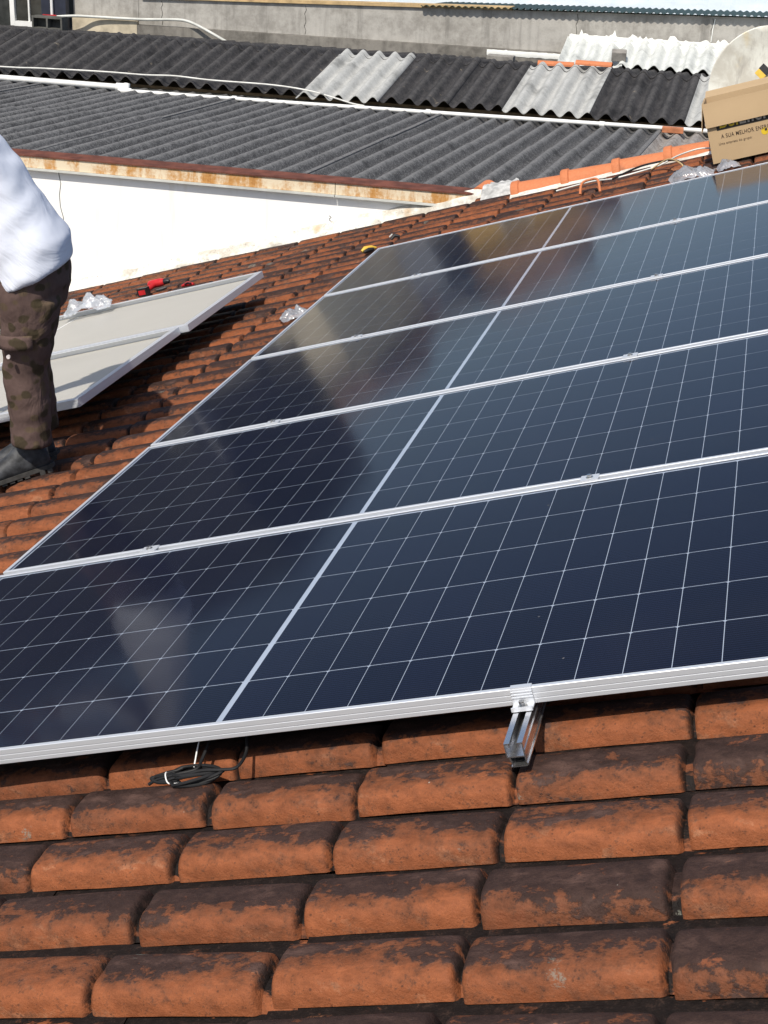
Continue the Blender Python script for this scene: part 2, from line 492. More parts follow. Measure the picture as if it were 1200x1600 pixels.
def m_bag():
    t = NT('clear_plastic_film')
    p = t.obj()
    tr = t.n('BsdfTransparent', None, Color=(.93, .95, .97))
    gl = t.n('BsdfGlossy', None, Color=(1, 1, 1), Roughness=.12)
    di = t.n('BsdfTranslucent', None, Color=(.80, .85, .92))
    d2 = t.n('BsdfDiffuse', None, Color=(.75, .79, .86))
    nb = t.bump(t.noise(p, 22, 3, .5), .9, .02)
    for x in (gl, di, d2): t.t.links.new(nb, x.inputs['Normal'])
    a = t.n('MixShader', None, i0=.5, i1=di.outputs[0], i2=d2.outputs[0])
    b = t.n('MixShader', None, i0=t.n('MapRange', None, i0=t.noise(p, 9, 3, .6), i1=.3, i2=.7, i3=.40, i4=.75).outputs[0], i1=tr.outputs[0], i2=a.outputs[0])
    fr = t.n('Fresnel', None, IOR=1.5, Normal=nb)
    c = t.n('MixShader', None, i0=fr.outputs[0], i1=b.outputs[0], i2=gl.outputs[0])
    return t.done(c.outputs[0])
M_BAG = m_bag()
def m_shirt():
    t = NT('pale_blue_shirt')
    p = t.pos()
    fold = t.noise(t.scale(t.n('VectorRotate', dict(rotation_type='EULER_XYZ'), Vector=p, Rotation=(0, R(-38), 0)).outputs[0], (1.6, 2.2, 9)), 2.0, 3, .5, .8)
    n2 = t.noise(p, 300, 2, .5)
    c = t.mix(fold, (.68, .72, .82), (.72, .76, .86))
    nb = t.bump(t.math('ADD', fold, t.math('MULTIPLY', n2, .01)), .28, .03)
    return t.done(t.bsdf(c, .85, 0, nb, .2))
M_SHIRT = m_shirt()
def m_camo():
    t = NT('brown_camouflage_cloth')
    p = t.pos()
    q = t.scale(p, (1.0, 1.0, 1.15))
    v1 = t.n('TexVoronoi', dict(feature='SMOOTH_F1'), Vector=t.add(q, t.scale(t.n('TexNoise', None, Vector=p, Scale=18.0).outputs[1], (.04, .04, .04))), Scale=15.0)
    v2 = t.n('TexVoronoi', dict(feature='SMOOTH_F1'), Vector=t.add(q, (3.1, 1.7, 2.3)), Scale=17.0)
    n1 = t.noise(p, 60, 4, .6)
    c = t.mix(n1, (.082, .054, .048), (.120, .080, .071))
    c = t.mix(t.math('MULTIPLY', t.step(v2.outputs[0], .34, .26), .55), c, (.10, .075, .04))
    c = t.mix(t.math('MULTIPLY', t.step(v1.outputs[0], .36, .28), .85), c, (.045, .036, .020))
    fold = t.noise(t.scale(p, (7, 7, 3.5)), 1.6, 3, .5, .9)
    nb = t.bump(t.math('ADD', fold, t.math('MULTIPLY', n1, .05)), .6, .03)
    return t.done(t.bsdf(c, .9, 0, nb, .15))
M_CAMO = m_camo()
M_BOOT = simple('black_boot_leather', (.034, .036, .040), .62, 0, .6, 22, .5, .4, 70)
M_SOLE = simple('boot_rubber', (.040, .038, .036), .8, 0, .3, 40, .2)
M_SKIN = simple('skin', (.40, .22, .14), .55, 0, .1, 10, .05)
M_HAIR = simple('dark_hair', (.015, .012, .010), .6, 0, .3, 60, .4)
M_BUTTON = simple('pale_button', (.6, .55, .55), .3, 0, .1, 30, 0)

# ------------------------------------------------------------------ ground
g = MB().box(-900, 900, -900, 900, -5.0, -4.6).build('ground', M_GROUND)
tag(g, kind='structure')

# ================================================================== the tiled house
house = empty('tiled_house', Matrix.Translation((0, 0, -4.6)), 'house with the weathered orange clay tile roof in the foreground', 'house')
HM = Matrix.Translation((0, 0, 4.6))
MB().box(-5.0, 2.75, -1.5, 7.70, -4.6, -3.0).build('wall', M_WALL, house, HM)
deck = MB().add([W(u, v, n) for n in (-.24, -.205) for v in (-1.75, 7.68) for u in (-5.3, 2.9)],
                [(0, 2, 3, 1), (4, 5, 7, 6), (0, 1, 5, 4), (2, 6, 7, 3), (0, 4, 6, 2), (1, 3, 7, 5)]).build('roof', M_TIMBER, house, HM)

PU, PV = .3205, .185
TB, TH, TT = .131, .046, .013         # barrel width, barrel height, clay thickness
def tile_profile(n):
    """(across, height, s) from the barrel's front foot over its back to the pan's far lip"""
    pts = []
    for i in range(n):
        a = -1 + 2 * i / (n - 1)
        a2 = math.copysign(abs(a) ** .8, a)
        h = (max(0.0, 1 - abs(a2) ** 3.8)) ** .58
        pts.append((TB / 2 + a2 * TB / 2, .004 + TH * h, (a2 + 1) / 2 * .70))
    pts.append((TB + .006, .000, .75)); pts.append((TB + .028, -.001, .9)); pts.append((PV + .010, .001, 1.0))
    return pts
def tile_arrays(nprof, rows, seed=None):
    prof = tile_profile(nprof)
    L = .372
    vs, tl = [], []
    rnd = random.Random(seed)
    ph = rnd.uniform(0, 50)
    for u in rows:
        # full body up to the shoulder, then a lower neck that slips under the next tile
        if u < .009: dh, dw = .0055 * (1 - u / .009) ** 2, .003 * (1 - u / .009) ** 2
        elif u < .298: dh, dw = .003 * max(0, (u - .28) / .018) ** 2, 0.0
        elif u < .309: dh, dw = .003 + .021 * ((u - .298) / .011) ** 1.3, .008 * ((u - .298) / .011) ** 1.3
        else: dh, dw = .0245, .009
        t = u / L
        for (a, h, s) in prof:
            on = a <= TB
            k = min(1.0, h / TH * 1.6) if on else 0.0
            hh = h - dh * k - (.002 if u > .312 else 0) * (not on)
            du = 0
            if seed is not None:
                hh += .0018 * mnoise.noise(Vector((u * 9 + ph, a * 15, ph))) + .0010 * mnoise.noise(Vector((u * 30 + ph, a * 40, ph)))
                if u < .02: du = .0035 * mnoise.noise(Vector((a * 26 + ph, ph, 0)))
            ww = 1.0 - 2 * dw / TB
            aa = TB / 2 + (a - TB / 2) * ww if on else a
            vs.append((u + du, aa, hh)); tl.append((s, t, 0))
    m = len(prof)
    fs = [(j * m + i, (j + 1) * m + i, (j + 1) * m + i + 1, j * m + i + 1) for j in range(len(rows) - 1) for i in range(m - 1)]
    # thickness on the lower end and the front foot
    b = len(vs)
    for i, (a, h, s) in enumerate(prof):
        x, y, z = vs[i]
        vs.append((x + .002, TB / 2 + (y - TB / 2) * (1 - 2 * TT * .8 / TB) if a <= TB else y, z - TT)); tl.append((s, 0, 0))
    fs += [(i, i + 1, b + i + 1, b + i) for i in range(m - 1)]
    for i in range(m):
        x, y, z = vs[b + i]
        vs.append((x + .04, y, z - .004)); tl.append((s, 0, 0))
    fs += [(b + i, b + i + 1, b + m + i + 1, b + m + i) for i in range(m - 1)]
    return vs, fs, tl
def tile_mesh(name, nprof, rows, seed):
    vs, fs, tl = tile_arrays(nprof, rows, seed)
    me = bpy.data.meshes.new(name)
    me.from_pydata(vs, [], fs)
    at = me.attributes.new('tl', 'FLOAT_VECTOR', 'POINT')
    at.data.foreach_set('vector', np.array(tl, dtype=np.float32).ravel())
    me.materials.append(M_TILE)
    me.shade_smooth(); me.set_sharp_from_angle(angle=R(48))
    return me
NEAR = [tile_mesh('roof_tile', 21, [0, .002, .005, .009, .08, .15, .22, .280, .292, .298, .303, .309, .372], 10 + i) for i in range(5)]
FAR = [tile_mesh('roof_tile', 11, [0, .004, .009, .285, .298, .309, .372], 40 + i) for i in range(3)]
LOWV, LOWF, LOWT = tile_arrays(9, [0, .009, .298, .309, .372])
cells = []
rt = random.Random(3)
for i in range(-16, 9):
    for j in range(-5, 46):
        u = .0 + i * PU
        v = .040 + j * PV - .030 * u
        if v > 7.66 or v < -1.6: continue
        c = W(u + .16, v + .07, -.12)
        d = c - CAMP
        z = d.dot(RZ)
        vis = False
        if z > .1:
            x = 600 + 2321.77 * d.dot(RX) / z; y = 800 + 2321.77 * d.dot(RY) / z
            m = 110 * 3 / z
            vis = -m < x < 1200 + m and -m < y < 1600 + m
            if -1.0 < u + .1 < 1.2 and .10 < v < 5.55: vis = False
            if u < -2.3 and 3.4 < v < 5.2: vis = False
        cells.append((not vis, z, u, v))
cells.sort()
stuff_v, stuff_f, stuff_t = [], [], []
base = W(0, 0, 0)
for k, (hid, z, u, v) in enumerate(cells):
    jn, ju, jv = rt.uniform(-.003, .003), rt.uniform(-.005, .005), rt.uniform(-.004, .004)
    rz, ry = R(rt.uniform(-1.0, 1.0)) - .028, R(rt.uniform(-.35, .35))
    if rt.random() < .05: rz += R(rt.choice([-2.2, 2.0])); ju += rt.uniform(-.012, .012)
    M4 = roofmat(u + ju, v + jv, -.158 + jn, rz, 0, ry)
    if not hid and k < 300:
        me = rt.choice(NEAR) if z < 4.2 else rt.choice(FAR)
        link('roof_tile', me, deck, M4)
    else:
        b = len(stuff_v)
        rr = rt.random()
        src = LOWV
        stuff_v += [tuple(M4 @ Vector(p)) for p in LOWV]
        stuff_f += [tuple(b + q for q in f) for f in LOWF]
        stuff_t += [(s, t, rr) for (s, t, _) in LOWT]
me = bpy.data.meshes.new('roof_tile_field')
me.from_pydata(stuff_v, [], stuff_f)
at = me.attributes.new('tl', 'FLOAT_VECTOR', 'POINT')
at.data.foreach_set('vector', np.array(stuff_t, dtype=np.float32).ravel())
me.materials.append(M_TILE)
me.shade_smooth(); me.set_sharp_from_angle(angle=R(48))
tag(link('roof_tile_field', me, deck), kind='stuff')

# capping tiles along the far verge, tapered barrels with a raised collar
def cap_tile():
    mb = MB()
    rings = []
    L = .40
    for t, r in ((0, .088), (.008, .094), (.05, .094), (.058, .082), (.2, .078), (L, .070)):
        rings.append([Vector((t, r * math.cos(a), r * .95 * math.sin(a))) for a in [math.pi * k / 12 for k in range(13)]])
    mb.rings(rings, cap=False, closed=False)
    inner = []
    for t, r in ((L, .058), (0, .074)):
        inner.append([Vector((t, r * math.cos(a), r * .95 * math.sin(a))) for a in [math.pi * k / 12 for k in range(13)]])
    mb.rings([rings[-1]] + inner + [rings[0]], cap=False, closed=False)
    return mb
capme = cap_tile().mesh('ridge_tile', M_RIDGE, True, 40)
for i in range(9):
    u = -.655 + .345 * i
    link('ridge_tile', capme, deck, roofmat(u, 7.545 - .012 * i, -.118 + .004 * (i % 2), R(-1.5 + (i * 37 % 5 - 2) * .5), 0, R(1.2)))
# mortar bedding under the cap and the fillet along the neighbour's white wall
mb = MB()
rr = random.Random(5)
def fil(s, t):
    u = -5.2 + s * 4.40
    k = mnoise.noise(Vector((u * 1.3, 0, 4)))
    k2 = mnoise.noise(Vector((u * 7.0, t * 1.2, 9)))
    wv = .085 + .04 * k
    prof = [(wv, -.135), (wv * .85, -.108), (wv * .5, -.092), (wv * .2, -.070), (-.002, -.05 + .02 * k)]
    q = prof[min(4, int(round(t * 4)))]
    return W(u, 7.803 - q[0] - .03 * k2 * t * (1 - t) * 3, q[1] + .012 * k2)
mb.grid(fil, 90, 4)
mb.build('mortar_fillet', M_MORTAR, deck, None, True)
mb = MB()
mb.grid(lambda s, t: W(-.66 + 3.4 * s, 7.40 + .10 * t + .012 * mnoise.noise(Vector((s * 40, t, 0))) - .04 * s, -.12 + .03 * t), 60, 3)
mb.build('mortar_bed', M_MORTAR, deck, None, True)
# end blob of mortar where wall, coping and verge meet
mb = MB()
mb.grid(lambda s, t: W(-.90 + .24 * s, 7.58 + .30 * t, -.13 + (.085 * math.sin(min(1, t * 1.3) * math.pi / 2)) * (1 - .25 * s) + .018 * mnoise.noise(Vector((s * 7, t * 6, 3)))), 16, 14)
mb.build('mortar_patch', simple('grey_cement', (.42, .42, .41), .9, 0, .35, 14, .5), deck, None, True)

# ================================================================== neighbour: white gable wall, rusty coping, grey corrugated roof
nb = empty('neighbour_house', Matrix.Translation((-3, 8, -4.6)), 'neighbouring house with white wall, rusty coping and grey corrugated roof', 'house')
NI = nb.matrix_world.inverted()
MB().box(-8.6, -.83, 7.80, 7.98, -4.6, -.455).build('wall', M_WALL, nb, NI)
for (xa, za, zb_) in ((-4.05, -.48, -1.25), (-1.95, -.62, -.72)):
    MB().tube([(xa + .012 * math.sin(k * 1.9) + .03 * k / 9, 7.7995, za + (zb_ - za) * k / 9) for k in range(10)], .0028, 5).build('crack', M_BLOCK_DK, nb, NI)
# coping: folded sheet, cream rusty face, brown top
def coping(x0, x1):
    o = MB().box(x0, x1, 7.765, 7.785, -.458, -.378).build('coping', M_COPING, nb, NI)
    mb = MB()
    mb.add([(x0 - .002, 7.755, -.376), (x1 + .002, 7.755, -.376), (x1 + .002, 7.905, -.364), (x0 - .002, 7.905, -.364),
            (x0 - .002, 7.755, -.366), (x1 + .002, 7.755, -.366), (x1 + .002, 7.905, -.354), (x0 - .002, 7.905, -.354)],
           [(0, 3, 2, 1), (4, 5, 6, 7), (0, 1, 5, 4), (1, 2, 6, 5), (2, 3, 7, 6), (3, 0, 4, 7)])
    mb.build('coping_top', M_RUST, o)
    MB().box(x0, x1, 7.750, 7.7995, -.475, -.460).build('drip_edge', M_PVC_GREY, o)
for x0, x1 in ((-8.6, -6.62), (-6.615, -4.61), (-4.605, -1.905), (-1.90, -.86)):
    coping(x0, x1)

WAVE = .177
SH = math.tan(R(1.9))
def sheet_mesh(x0, x1, y0, y1, zf, mat, amp=.031, seg=10, ny=5, jag=0.0, name='sheet', dz=0.0):
    """corrugated sheet; zf(y) gives its height"""
    mb = MB()
    nx = max(2, int(round((x1 - x0) / WAVE * seg)))
    def f(s, t):
        x = x0 + (x1 - x0) * s
        yy = y0 + (y1 - y0) * t
        y = yy + (jag * mnoise.noise(Vector((x * 3, t * 3, y0))) if t in (0, 1) else 0)
        return (x + SH * (yy - 10), y, zf(yy) + dz + amp * math.cos(2 * math.pi * x / WAVE) + .007 * mnoise.noise(Vector((x * .9, yy * .9, 2.2))))
    mb.grid(f, nx, ny)
    n = len(mb.v)
    top = list(mb.v)
    mb.v += [(x, y, z - .007) for (x, y, z) in top]
    fs = list(mb.f)
    mb.f += [tuple(reversed([i + n for i in q])) for q in fs]
    m = nx + 1
    for i in range(nx):
        mb.f.append((i, n + i, n + i + 1, i + 1))
        a = ny * m + i
        mb.f.append((a, a + 1, n + a + 1, n + a))
    for j in range(ny):
        a = j * m; mb.f.append((a, a + m, n + a + m, n + a))
        a = j * m + nx; mb.f.append((a, n + a, n + a + m, a + m))
    return mb.mesh(name, mat, True, 60, fix=False)
zl = lambda y: -.395 - (y - 8.0) * math.tan(R(1.2))
roofL = MB().box(-8.4, 1.75, 8.02, 12.38, -.62, -.58).build('roof', M_TIMBER, nb, NI)
rs = random.Random(11)
SWID = WAVE * 6
k = 0
x = -8.5 + (8.5 % WAVE) - .04
while x < 1.6:
    for c, (y0, y1) in enumerate(((7.915, 10.25), (10.10, 12.40))):
        mat = M_FIB_MID
        if x > -.55 and c == 1 and x < .6: mat = M_FIB_BROWN if x < .1 else M_FIB_MID
        dz = (0.0 if c == 0 else -.009) + .0075 * (k % 2) + rs.uniform(-.002, .003)
        link('sheet', sheet_mesh(x, x + SWID + .06, y0, y1 + rs.uniform(-.02, .02), zl, mat, dz=dz), roofL)
    x += SWID; k += 1

# ================================================================== shed behind: blackened corrugated roof
shed = empty('back_shed', Matrix.Translation((-3, 13.5, -4.6)), 'low shed roofed in blackened corrugated sheets with a few pale ones', 'shed')
SI = shed.matrix_world.inverted()
MB().box(-9.2, 1.7, 12.44, 14.85, -4.6, -.475).build('wall', simple('cream_shed_wall', (.50, .45, .34), .9, 0, .3, 5, .4), shed, SI)
T115 = math.tan(R(11.5))
zu = lambda y: -.375 + (y - 12.3) * T115
zb = lambda y: zu(13.66) - (y - 13.66) * math.tan(R(4.6)) - .02
roofU = MB().box(-9.0, 1.5, 12.46, 14.80, -.470, -.440).build('roof', M_TIMBER, shed, SI)
ru = random.Random(4)
cols = [(-9.35, -8.3, 0), (-8.3, -7.25, 0), (-7.25, -6.2, 0), (-6.2, -5.15, 0), (-5.15, -4.35, 0), (-4.35, -3.55, 0),
        (-3.55, -2.75, 1), (-2.75, -2.05, 0), (-2.05, -1.46, 0), (-1.46, -.66, 1), (-.66, .30, 0), (.30, .62, 2), (.62, 1.55, 0)]
for i, (a, b, w) in enumerate(cols):
    mat = (M_FIB_DARK, M_FIB_NEW, M_FIB_NEW)[w]
    up = .010 if w else .0065 * (i % 2)
    y0 = 12.27 + ru.uniform(-.025, .02) - (.05 if w else 0)
    y1 = 13.66 + ru.uniform(-.06, .04) + (.03 if w else 0)
    sh = link('sheet', sheet_mesh(a - SH * 2.4, b + .05 - SH * 2.4, y0, y1, zu, mat, dz=up, jag=.008, amp=.033), roofU)
    if w: tag(sh, 'pale grey newer corrugated sheet')
    link('sheet', sheet_mesh(a - SH * 2.4, b + .05 - SH * 2.4, 13.55, 14.90, zb, M_FIB_DARK, dz=.004 * (i % 2), jag=.01), roofU)

# white pvc pipe along the valley, thicker run on the left
def pipe(name, pts, r, mat, label, cat, n=10):
    o = MB().tube(pts, r, n).build(name, mat, None, None, True, 40)
    return tag(o, label, cat)
pp = empty('pvc_pipe', Matrix.Translation((-3, 12.15, -.44)), 'long white plastic pipe lying along the valley between the corrugated roofs', 'pipe')
PI_ = pp.matrix_world.inverted()
MB().tube([(-8.6, 12.14, -.428), (-7.0, 12.15, -.432), (-5.36, 12.16, -.440)], .030, 12).build('pipe_run', M_PVC, pp, PI_, True, 40)
MB().tube([(-5.36, 12.12, -.468), (-3.5, 12.13, -.462), (-1.5, 12.13, -.447), (.2, 12.13, -.432), (1.6, 12.14, -.42)], .020, 12).build('pipe_run', M_PVC, pp, PI_, True, 40)
MB().tube([(-5.46, 12.16, -.440), (-5.33, 12.16, -.440)], .042, 12).tube([(-5.345, 12.16, -.40), (-5.345, 12.12, -.50)], .034, 12).tube([(-5.42, 12.12, -.468), (-5.28, 12.12, -.468)], .030, 12).build('elbow', M_PVC, pp, PI_, True, 40)
for x in (-4.2, -2.2, -.5):
    MB().tube([(x, 12.13, -.462 + (x + 4) * .006), (x + .05, 12.13, -.462 + (x + 4) * .006)], .028, 12).build('coupling', M_PVC, pp, PI_, True, 40)
# cable slung across the shed roof
pts = [(-8.4, 12.30, -.345), (-6.81, 12.27, -.338), (-6.37, 12.27, -.325), (-5.65, 12.29, -.315), (-5.2, 12.30, -.318), (-4.88, 12.29, -.305), (-4.47, 12.27, -.318), (-3.85, 12.27, -.320), (-3.45, 12.25, -.345), (-3.15, 12.19, -.39), (-2.95, 12.14, -.425), (-2.82, 12.12, -.437)]
def smooth_path(pts, n=6):
    P = [Vector(p) for p in pts]
    out = []
    for i in range(len(P) - 1):
        a, b, c, d = P[max(i - 1, 0)], P[i], P[i + 1], P[min(i + 2, len(P) - 1)]
        for k in range(n):
            t = k / n
            out.append(.5 * ((2 * b) + (c - a) * t + (2 * a - 5 * b + 4 * c - d) * t * t + (3 * b - a - 3 * c + d) * t ** 3))
    out.append(P[-1])
    return out
pipe('roof_cable', smooth_path(pts), .0085, M_CABLE_W, 'thin pale cable draped across the blackened shed roof above the pipe', 'cable', 6)

# ================================================================== concrete wall at the back
cw = empty('concrete_wall', Matrix.Translation((-3, 15.2, -4.6)), 'long grey weathered concrete wall behind the sheds', 'wall')
CI = cw.matrix_world.inverted()
def cz(x): return .375 + .0275 * x
MB().prism([(-6.45, -.10), (2.6, -.10), (2.6, cz(2.6)), (-6.45, cz(-6.45))], 15.16, 15.36).build('wall_face', M_CONC, cw, CI)
MB().box(-6.45, 2.6, 15.10, 15.35, -4.6, -.102).build('plinth', M_CONC_LOW, cw, CI)
MB().box(-7.30, -6.454, 15.16, 15.36, -.06, .62).build('wall_face', M_CONC, cw, CI)
MB().box(-7.30, -6.454, 15.10, 15.35, -4.6, -.062).build('plinth', simple('cream_plinth', (.50, .44, .33), .9, 0, .25, 5, .4), cw, CI)
mb = MB()
mb.prism([(-6.40, cz(-6.4) + .001), (-1.9, cz(-1.9) + .001), (-1.9, cz(-1.9) + .035), (-6.40, cz(-6.4) + .035)], 15.13, 15.34)
mb.build('render_strip', M_WOODSTRIP, cw, CI)
for x in (-6.15, -4.35, -1.15, .35):
    zt = cz(x) - .02
    MB().tube([(x + .012 * math.sin(k * 2.3), 15.1585, -.09 + (zt + .09) * k / 7) for k in range(8)], .0035, 5).build('crack', M_BLOCK_DK, cw, CI)
# splashed white sealant on the plinth
def splash(x0, x1, zlo, zhi, y, spikes, seed, name, parent, inv):
    r2 = random.Random(seed)
    n = int((x1 - x0) / .022)
    mb = MB()
    top, bot = [], []
    for i in range(n + 1):
        x = x0 + (x1 - x0) * i / n
        edge = min(1, min(i, n - i) / 4)
        sp = max(0, mnoise.noise(Vector((x * 9, seed, 0)))) * spikes + (r2.random() ** 14) * spikes * .7
        top.append((x, zhi - .01 + sp * edge))
        bot.append((x, zlo + .012 * mnoise.noise(Vector((x * 14, seed, 5)))))
    for i in range(n):
        a, b, c, d = bot[i], bot[i + 1], top[i + 1], top[i]
        bulge = .006
        m1 = (a[0], a[1] * .5 + d[1] * .5); m2 = (b[0], b[1] * .5 + c[1] * .5)
        mb.add([(a[0], y, a[1]), (b[0], y, b[1]), (m2[0], y - bulge, m2[1]), (m1[0], y - bulge, m1[1]), (c[0], y, c[1]), (d[0], y, d[1])], [(0, 1, 2, 3), (3, 2, 4, 5)])
    bmw = mb.mesh(name, M_WHITEPAINT, True, fix=False)
    bm = bmesh.new(); bm.from_mesh(bmw); bmesh.ops.remove_doubles(bm, verts=bm.verts, dist=.0005); bm.to_mesh(bmw); bm.free()
    bmw.shade_smooth()
    return link(name, bmw, parent, inv)
splash(-2.15, -1.22, -.175, -.105, 15.096, .012, 3, 'sealant', cw, CI)

# pale sheets leaning on that wall, sealed with splashed white paint
lean = empty('lean_to_roof', Matrix.Translation((-.3, 14.9, -4.6)), 'chalky white corrugated sheets sealed to the concrete wall with splashed paint', 'roof')
LI = lean.matrix_world.inverted()
zn = lambda y: -.165 + (y - 14.55) * math.tan(R(20.5))
for i, (a, b) in enumerate(((-1.25, -.58), (-.58, .12), (.12, .80), (.80, 1.6))):
    link('sheet', sheet_mesh(a - SH * 4.8, b + .04 - SH * 4.8, 14.54 + .02 * (i % 2), 15.14, zn, M_FIB_TRANS, dz=.007 * (i % 2) + .012 * i), lean, LI)
splash(-1.22, 1.6, .0, .115, 15.13, .085, 8, 'sealant', lean, LI)
splash(-.95, 1.5, -.02, .06, 15.05, .05, 21, 'sealant', lean, LI)
MB().tube([(.355, 15.155, .11), (.36, 15.157, .26), (.372, 15.155, .36)], .006, 6).build('drip', M_WHITEPAINT, lean, LI)
MB().box(-1.2, 1.5, 14.85, 15.09, -4.6, -.20).build('support_wall', M_CONC_LOW, lean, LI)

def rbox(name, mat, c, size, rz=0, label=None, cat=None, rx=0, bev=.006, group=None):
    mb = MB().box(-size[0] / 2, size[0] / 2, -size[1] / 2, size[1] / 2, 0, size[2])
    me = mb.mesh(name, mat)
    bm = bmesh.new(); bm.from_mesh(me)
    bmesh.ops.bevel(bm, geom=bm.edges[:], offset=bev, segments=2, affect='EDGES', profile=.6)
    bm.to_mesh(me); bm.free()
    o = link(name, me, None, Matrix.Translation(c) @ Matrix.Rotation(rz, 4, 'Z') @ Matrix.Rotation(rx, 4, 'X'))
    return tag(o, label, cat, group)
def hollow_block(name, mat, c, size, rz, rx, label):
    root = empty(name, Matrix.Translation(c) @ Matrix.Rotation(rz, 4, 'Z') @ Matrix.Rotation(rx, 4, 'X'), label, 'block')
    sx, sy, sz = size
    w = .022
    mb = MB()
    mb.box(-sx / 2, sx / 2, -sy / 2, sy / 2, 0, w); mb.box(-sx / 2, sx / 2, -sy / 2, sy / 2, sz - w, sz)
    for q in (-sx / 2, -w / 2, sx / 2 - w): mb.box(q, q + w, -sy / 2 + .001, sy / 2 - .001, w + .0005, sz - w - .0005)
    mb.build('shell', mat, root)
    MB().box(-sx / 2 + w, sx / 2 - w, sy / 2 - .03, sy / 2 - .02, w + .001, sz - w - .001).build('web', mat, root)
    return root
hollow_block('concrete_block', M_BLOCK_DK, (-7.28, 14.45, zb(14.45) + .025), (.40, .14, .15), R(-4), 0, 'dark hollow concrete block on the shed roof below the navy post')
rbox('brick_slab', M_BLOCK, (-1.87, 14.42, zb(14.42) + .022), (.30, .12, .055), R(-3), 'pale brick slab resting on the dark roof before the white strip', 'brick', R(4))
rbox('stone_block', M_BLOCK, (-.60, 14.66, zn(14.66) + .028), (.16, .10, .11), R(5), 'small square grey block sitting on the chalky white sheets', 'block', R(18), .012)
o = MB()
rings = []
for i in range(6):
    tt = i / 5
    rings.append([Vector((-.19 + .38 * tt, (.055 - .01 * tt) * math.cos(a), (.035) * math.sin(a) + .002)) for a in [math.pi * k / 10 for k in range(11)]])
o.rings(rings, cap=False, closed=False)
inn = [[p * 1.0 - Vector((0, 0, .010)) for p in r_] for r_ in reversed(rings)]
o.rings([rings[-1]] + inn + [rings[0]], cap=False, closed=False)
loose = o.mesh('clay_ridge_tile', M_RIDGE, True, 40)
tag(link('clay_ridge_tile', loose, None, Matrix.Translation((-.76, 13.66, zu(13.66) + .040)) @ Matrix.Rotation(R(-4), 4, 'Z')), 'orange clay ridge tile lying on the shed ridge right of the pale sheets', 'roof tile')
tag(link('clay_ridge_tile', loose, None, Matrix.Translation((-1.17, 13.74, zu(13.66) + .005)) @ Matrix.Rotation(R(6), 4, 'Z')), 'half hidden orange tile peeping over the right pale sheet', 'roof tile')
rbox('loose_brick', M_BRICKRED, (.20, 12.02, zl(12.02) + .026), (.20, .09, .05), R(3), 'orange brick wedged under the pipe near the cardboard box', 'brick')

# window and post of the building at the far left
lb = empty('left_building', Matrix.Translation((-8.4, 15.3, -4.6)), 'grey building with a white framed window at the far left corner', 'building')
LBI = lb.matrix_world.inverted()
MB().box(-17.5, -8.15, 15.20, 19.5, -4.6, 3.4).build('wall', M_DARKWALL, lb, LBI)
MB().box(-8.15, -7.66, 15.20, 19.5, -4.6, -.26).build('wall', M_DARKWALL, lb, LBI)
MB().box(-8.15, -7.66, 15.20, 19.5, .95, 3.4).build('wall', M_DARKWALL, lb, LBI)
win = MB().box(-8.149, -8.09, 15.155, 15.24, -.215, .95).box(-7.72, -7.661, 15.155, 15.24, -.215, .95).box(-8.089, -7.721, 15.155, 15.24, -.215, -.155).box(-8.089, -7.721, 15.155, 15.24, .89, .95).build('window', M_PVC, lb, LBI)
MB().box(-8.089, -7.721, 15.205, 15.212, -.154, .889).build('pane', M_WINGLASS, win)
MB().box(-7.915, -7.895, 15.175, 15.203, -.154, .889).build('mullion', M_PVC, win)
po = tag(MB().box(-7.64, -7.32, 14.98, 15.08, -4.6, 1.6).build('navy_post', M_NAVY), 'dark navy post beside the window in the far left corner', 'post')
wp = empty('water_pipe', Matrix.Translation((-7.49, 14.95, -.1)), 'thin white upright water pipe with a red tap on the navy post', 'pipe')
WI = wp.matrix_world.inverted()
MB().tube([(-7.49, 14.955, -.20), (-7.485, 14.955, 1.5)], .018, 10).build('pipe_run', M_PVC, wp, WI, True, 40)
MB().box(-7.60, -7.42, 14.925, 14.94, -.055, -.035).tube([(-7.5, 14.95, -.05), (-7.44, 14.94, -.05)], .016, 8).build('tap_handle', M_RED, wp, WI)
pipe('garden_hose', smooth_path([(-7.42, 14.94, -.055), (-7.2, 14.97, -.035), (-6.94, 15.05, -.038), (-6.4, 15.075, -.035), (-5.95, 15.075, -.012), (-5.78, 15.06, -.022), (-5.60, 15.02, -.075), (-5.40, 14.98, -.155), (-5.27, 14.92, -.20), (-5.2, 14.85, -.21)]), .017, M_PVC_GREY, 'grey hose curving along the concrete wall down to the dark roof', 'hose')

# green sheet edge and pale roof beyond the wall
gsx = MB()
def gf(s, t):
    x = -2.95 + 5.6 * s
    return (x, 15.08 + 1.5 * t, cz(x) + .024 + .010 * math.cos(2 * math.pi * x / .076) - .05 * t)
gsx.grid(gf, 5 * 74 + 60, 1)
top = list(gsx.v); nn = len(top)
gsx.v += [(a, b, c - .004) for a, b, c in top]
ff = list(gsx.f)
gsx.f += [tuple(reversed([i + nn for i in q])) for q in ff]
mm = 5 * 74 + 61
for i in range(mm - 1): gsx.f.append((i, nn + i, nn + i + 1, i + 1))
tag(gsx.build('metal_roof_sheet', M_GREENSHEET, None, None, True, 60, False), 'dark green corrugated metal sheet capping the concrete wall at top right', 'roof sheet')
pr = empty('white_roofed_hall', Matrix.Translation((-4, 26, -4.6)), 'hall with a bright white metal roof beyond the concrete wall', 'building')
PRI = pr.matrix_world.inverted()
MB().box(-16, 14, 20.4, 35, -4.6, -1.1).build('wall', M_CONC, pr, PRI)
mb = MB()
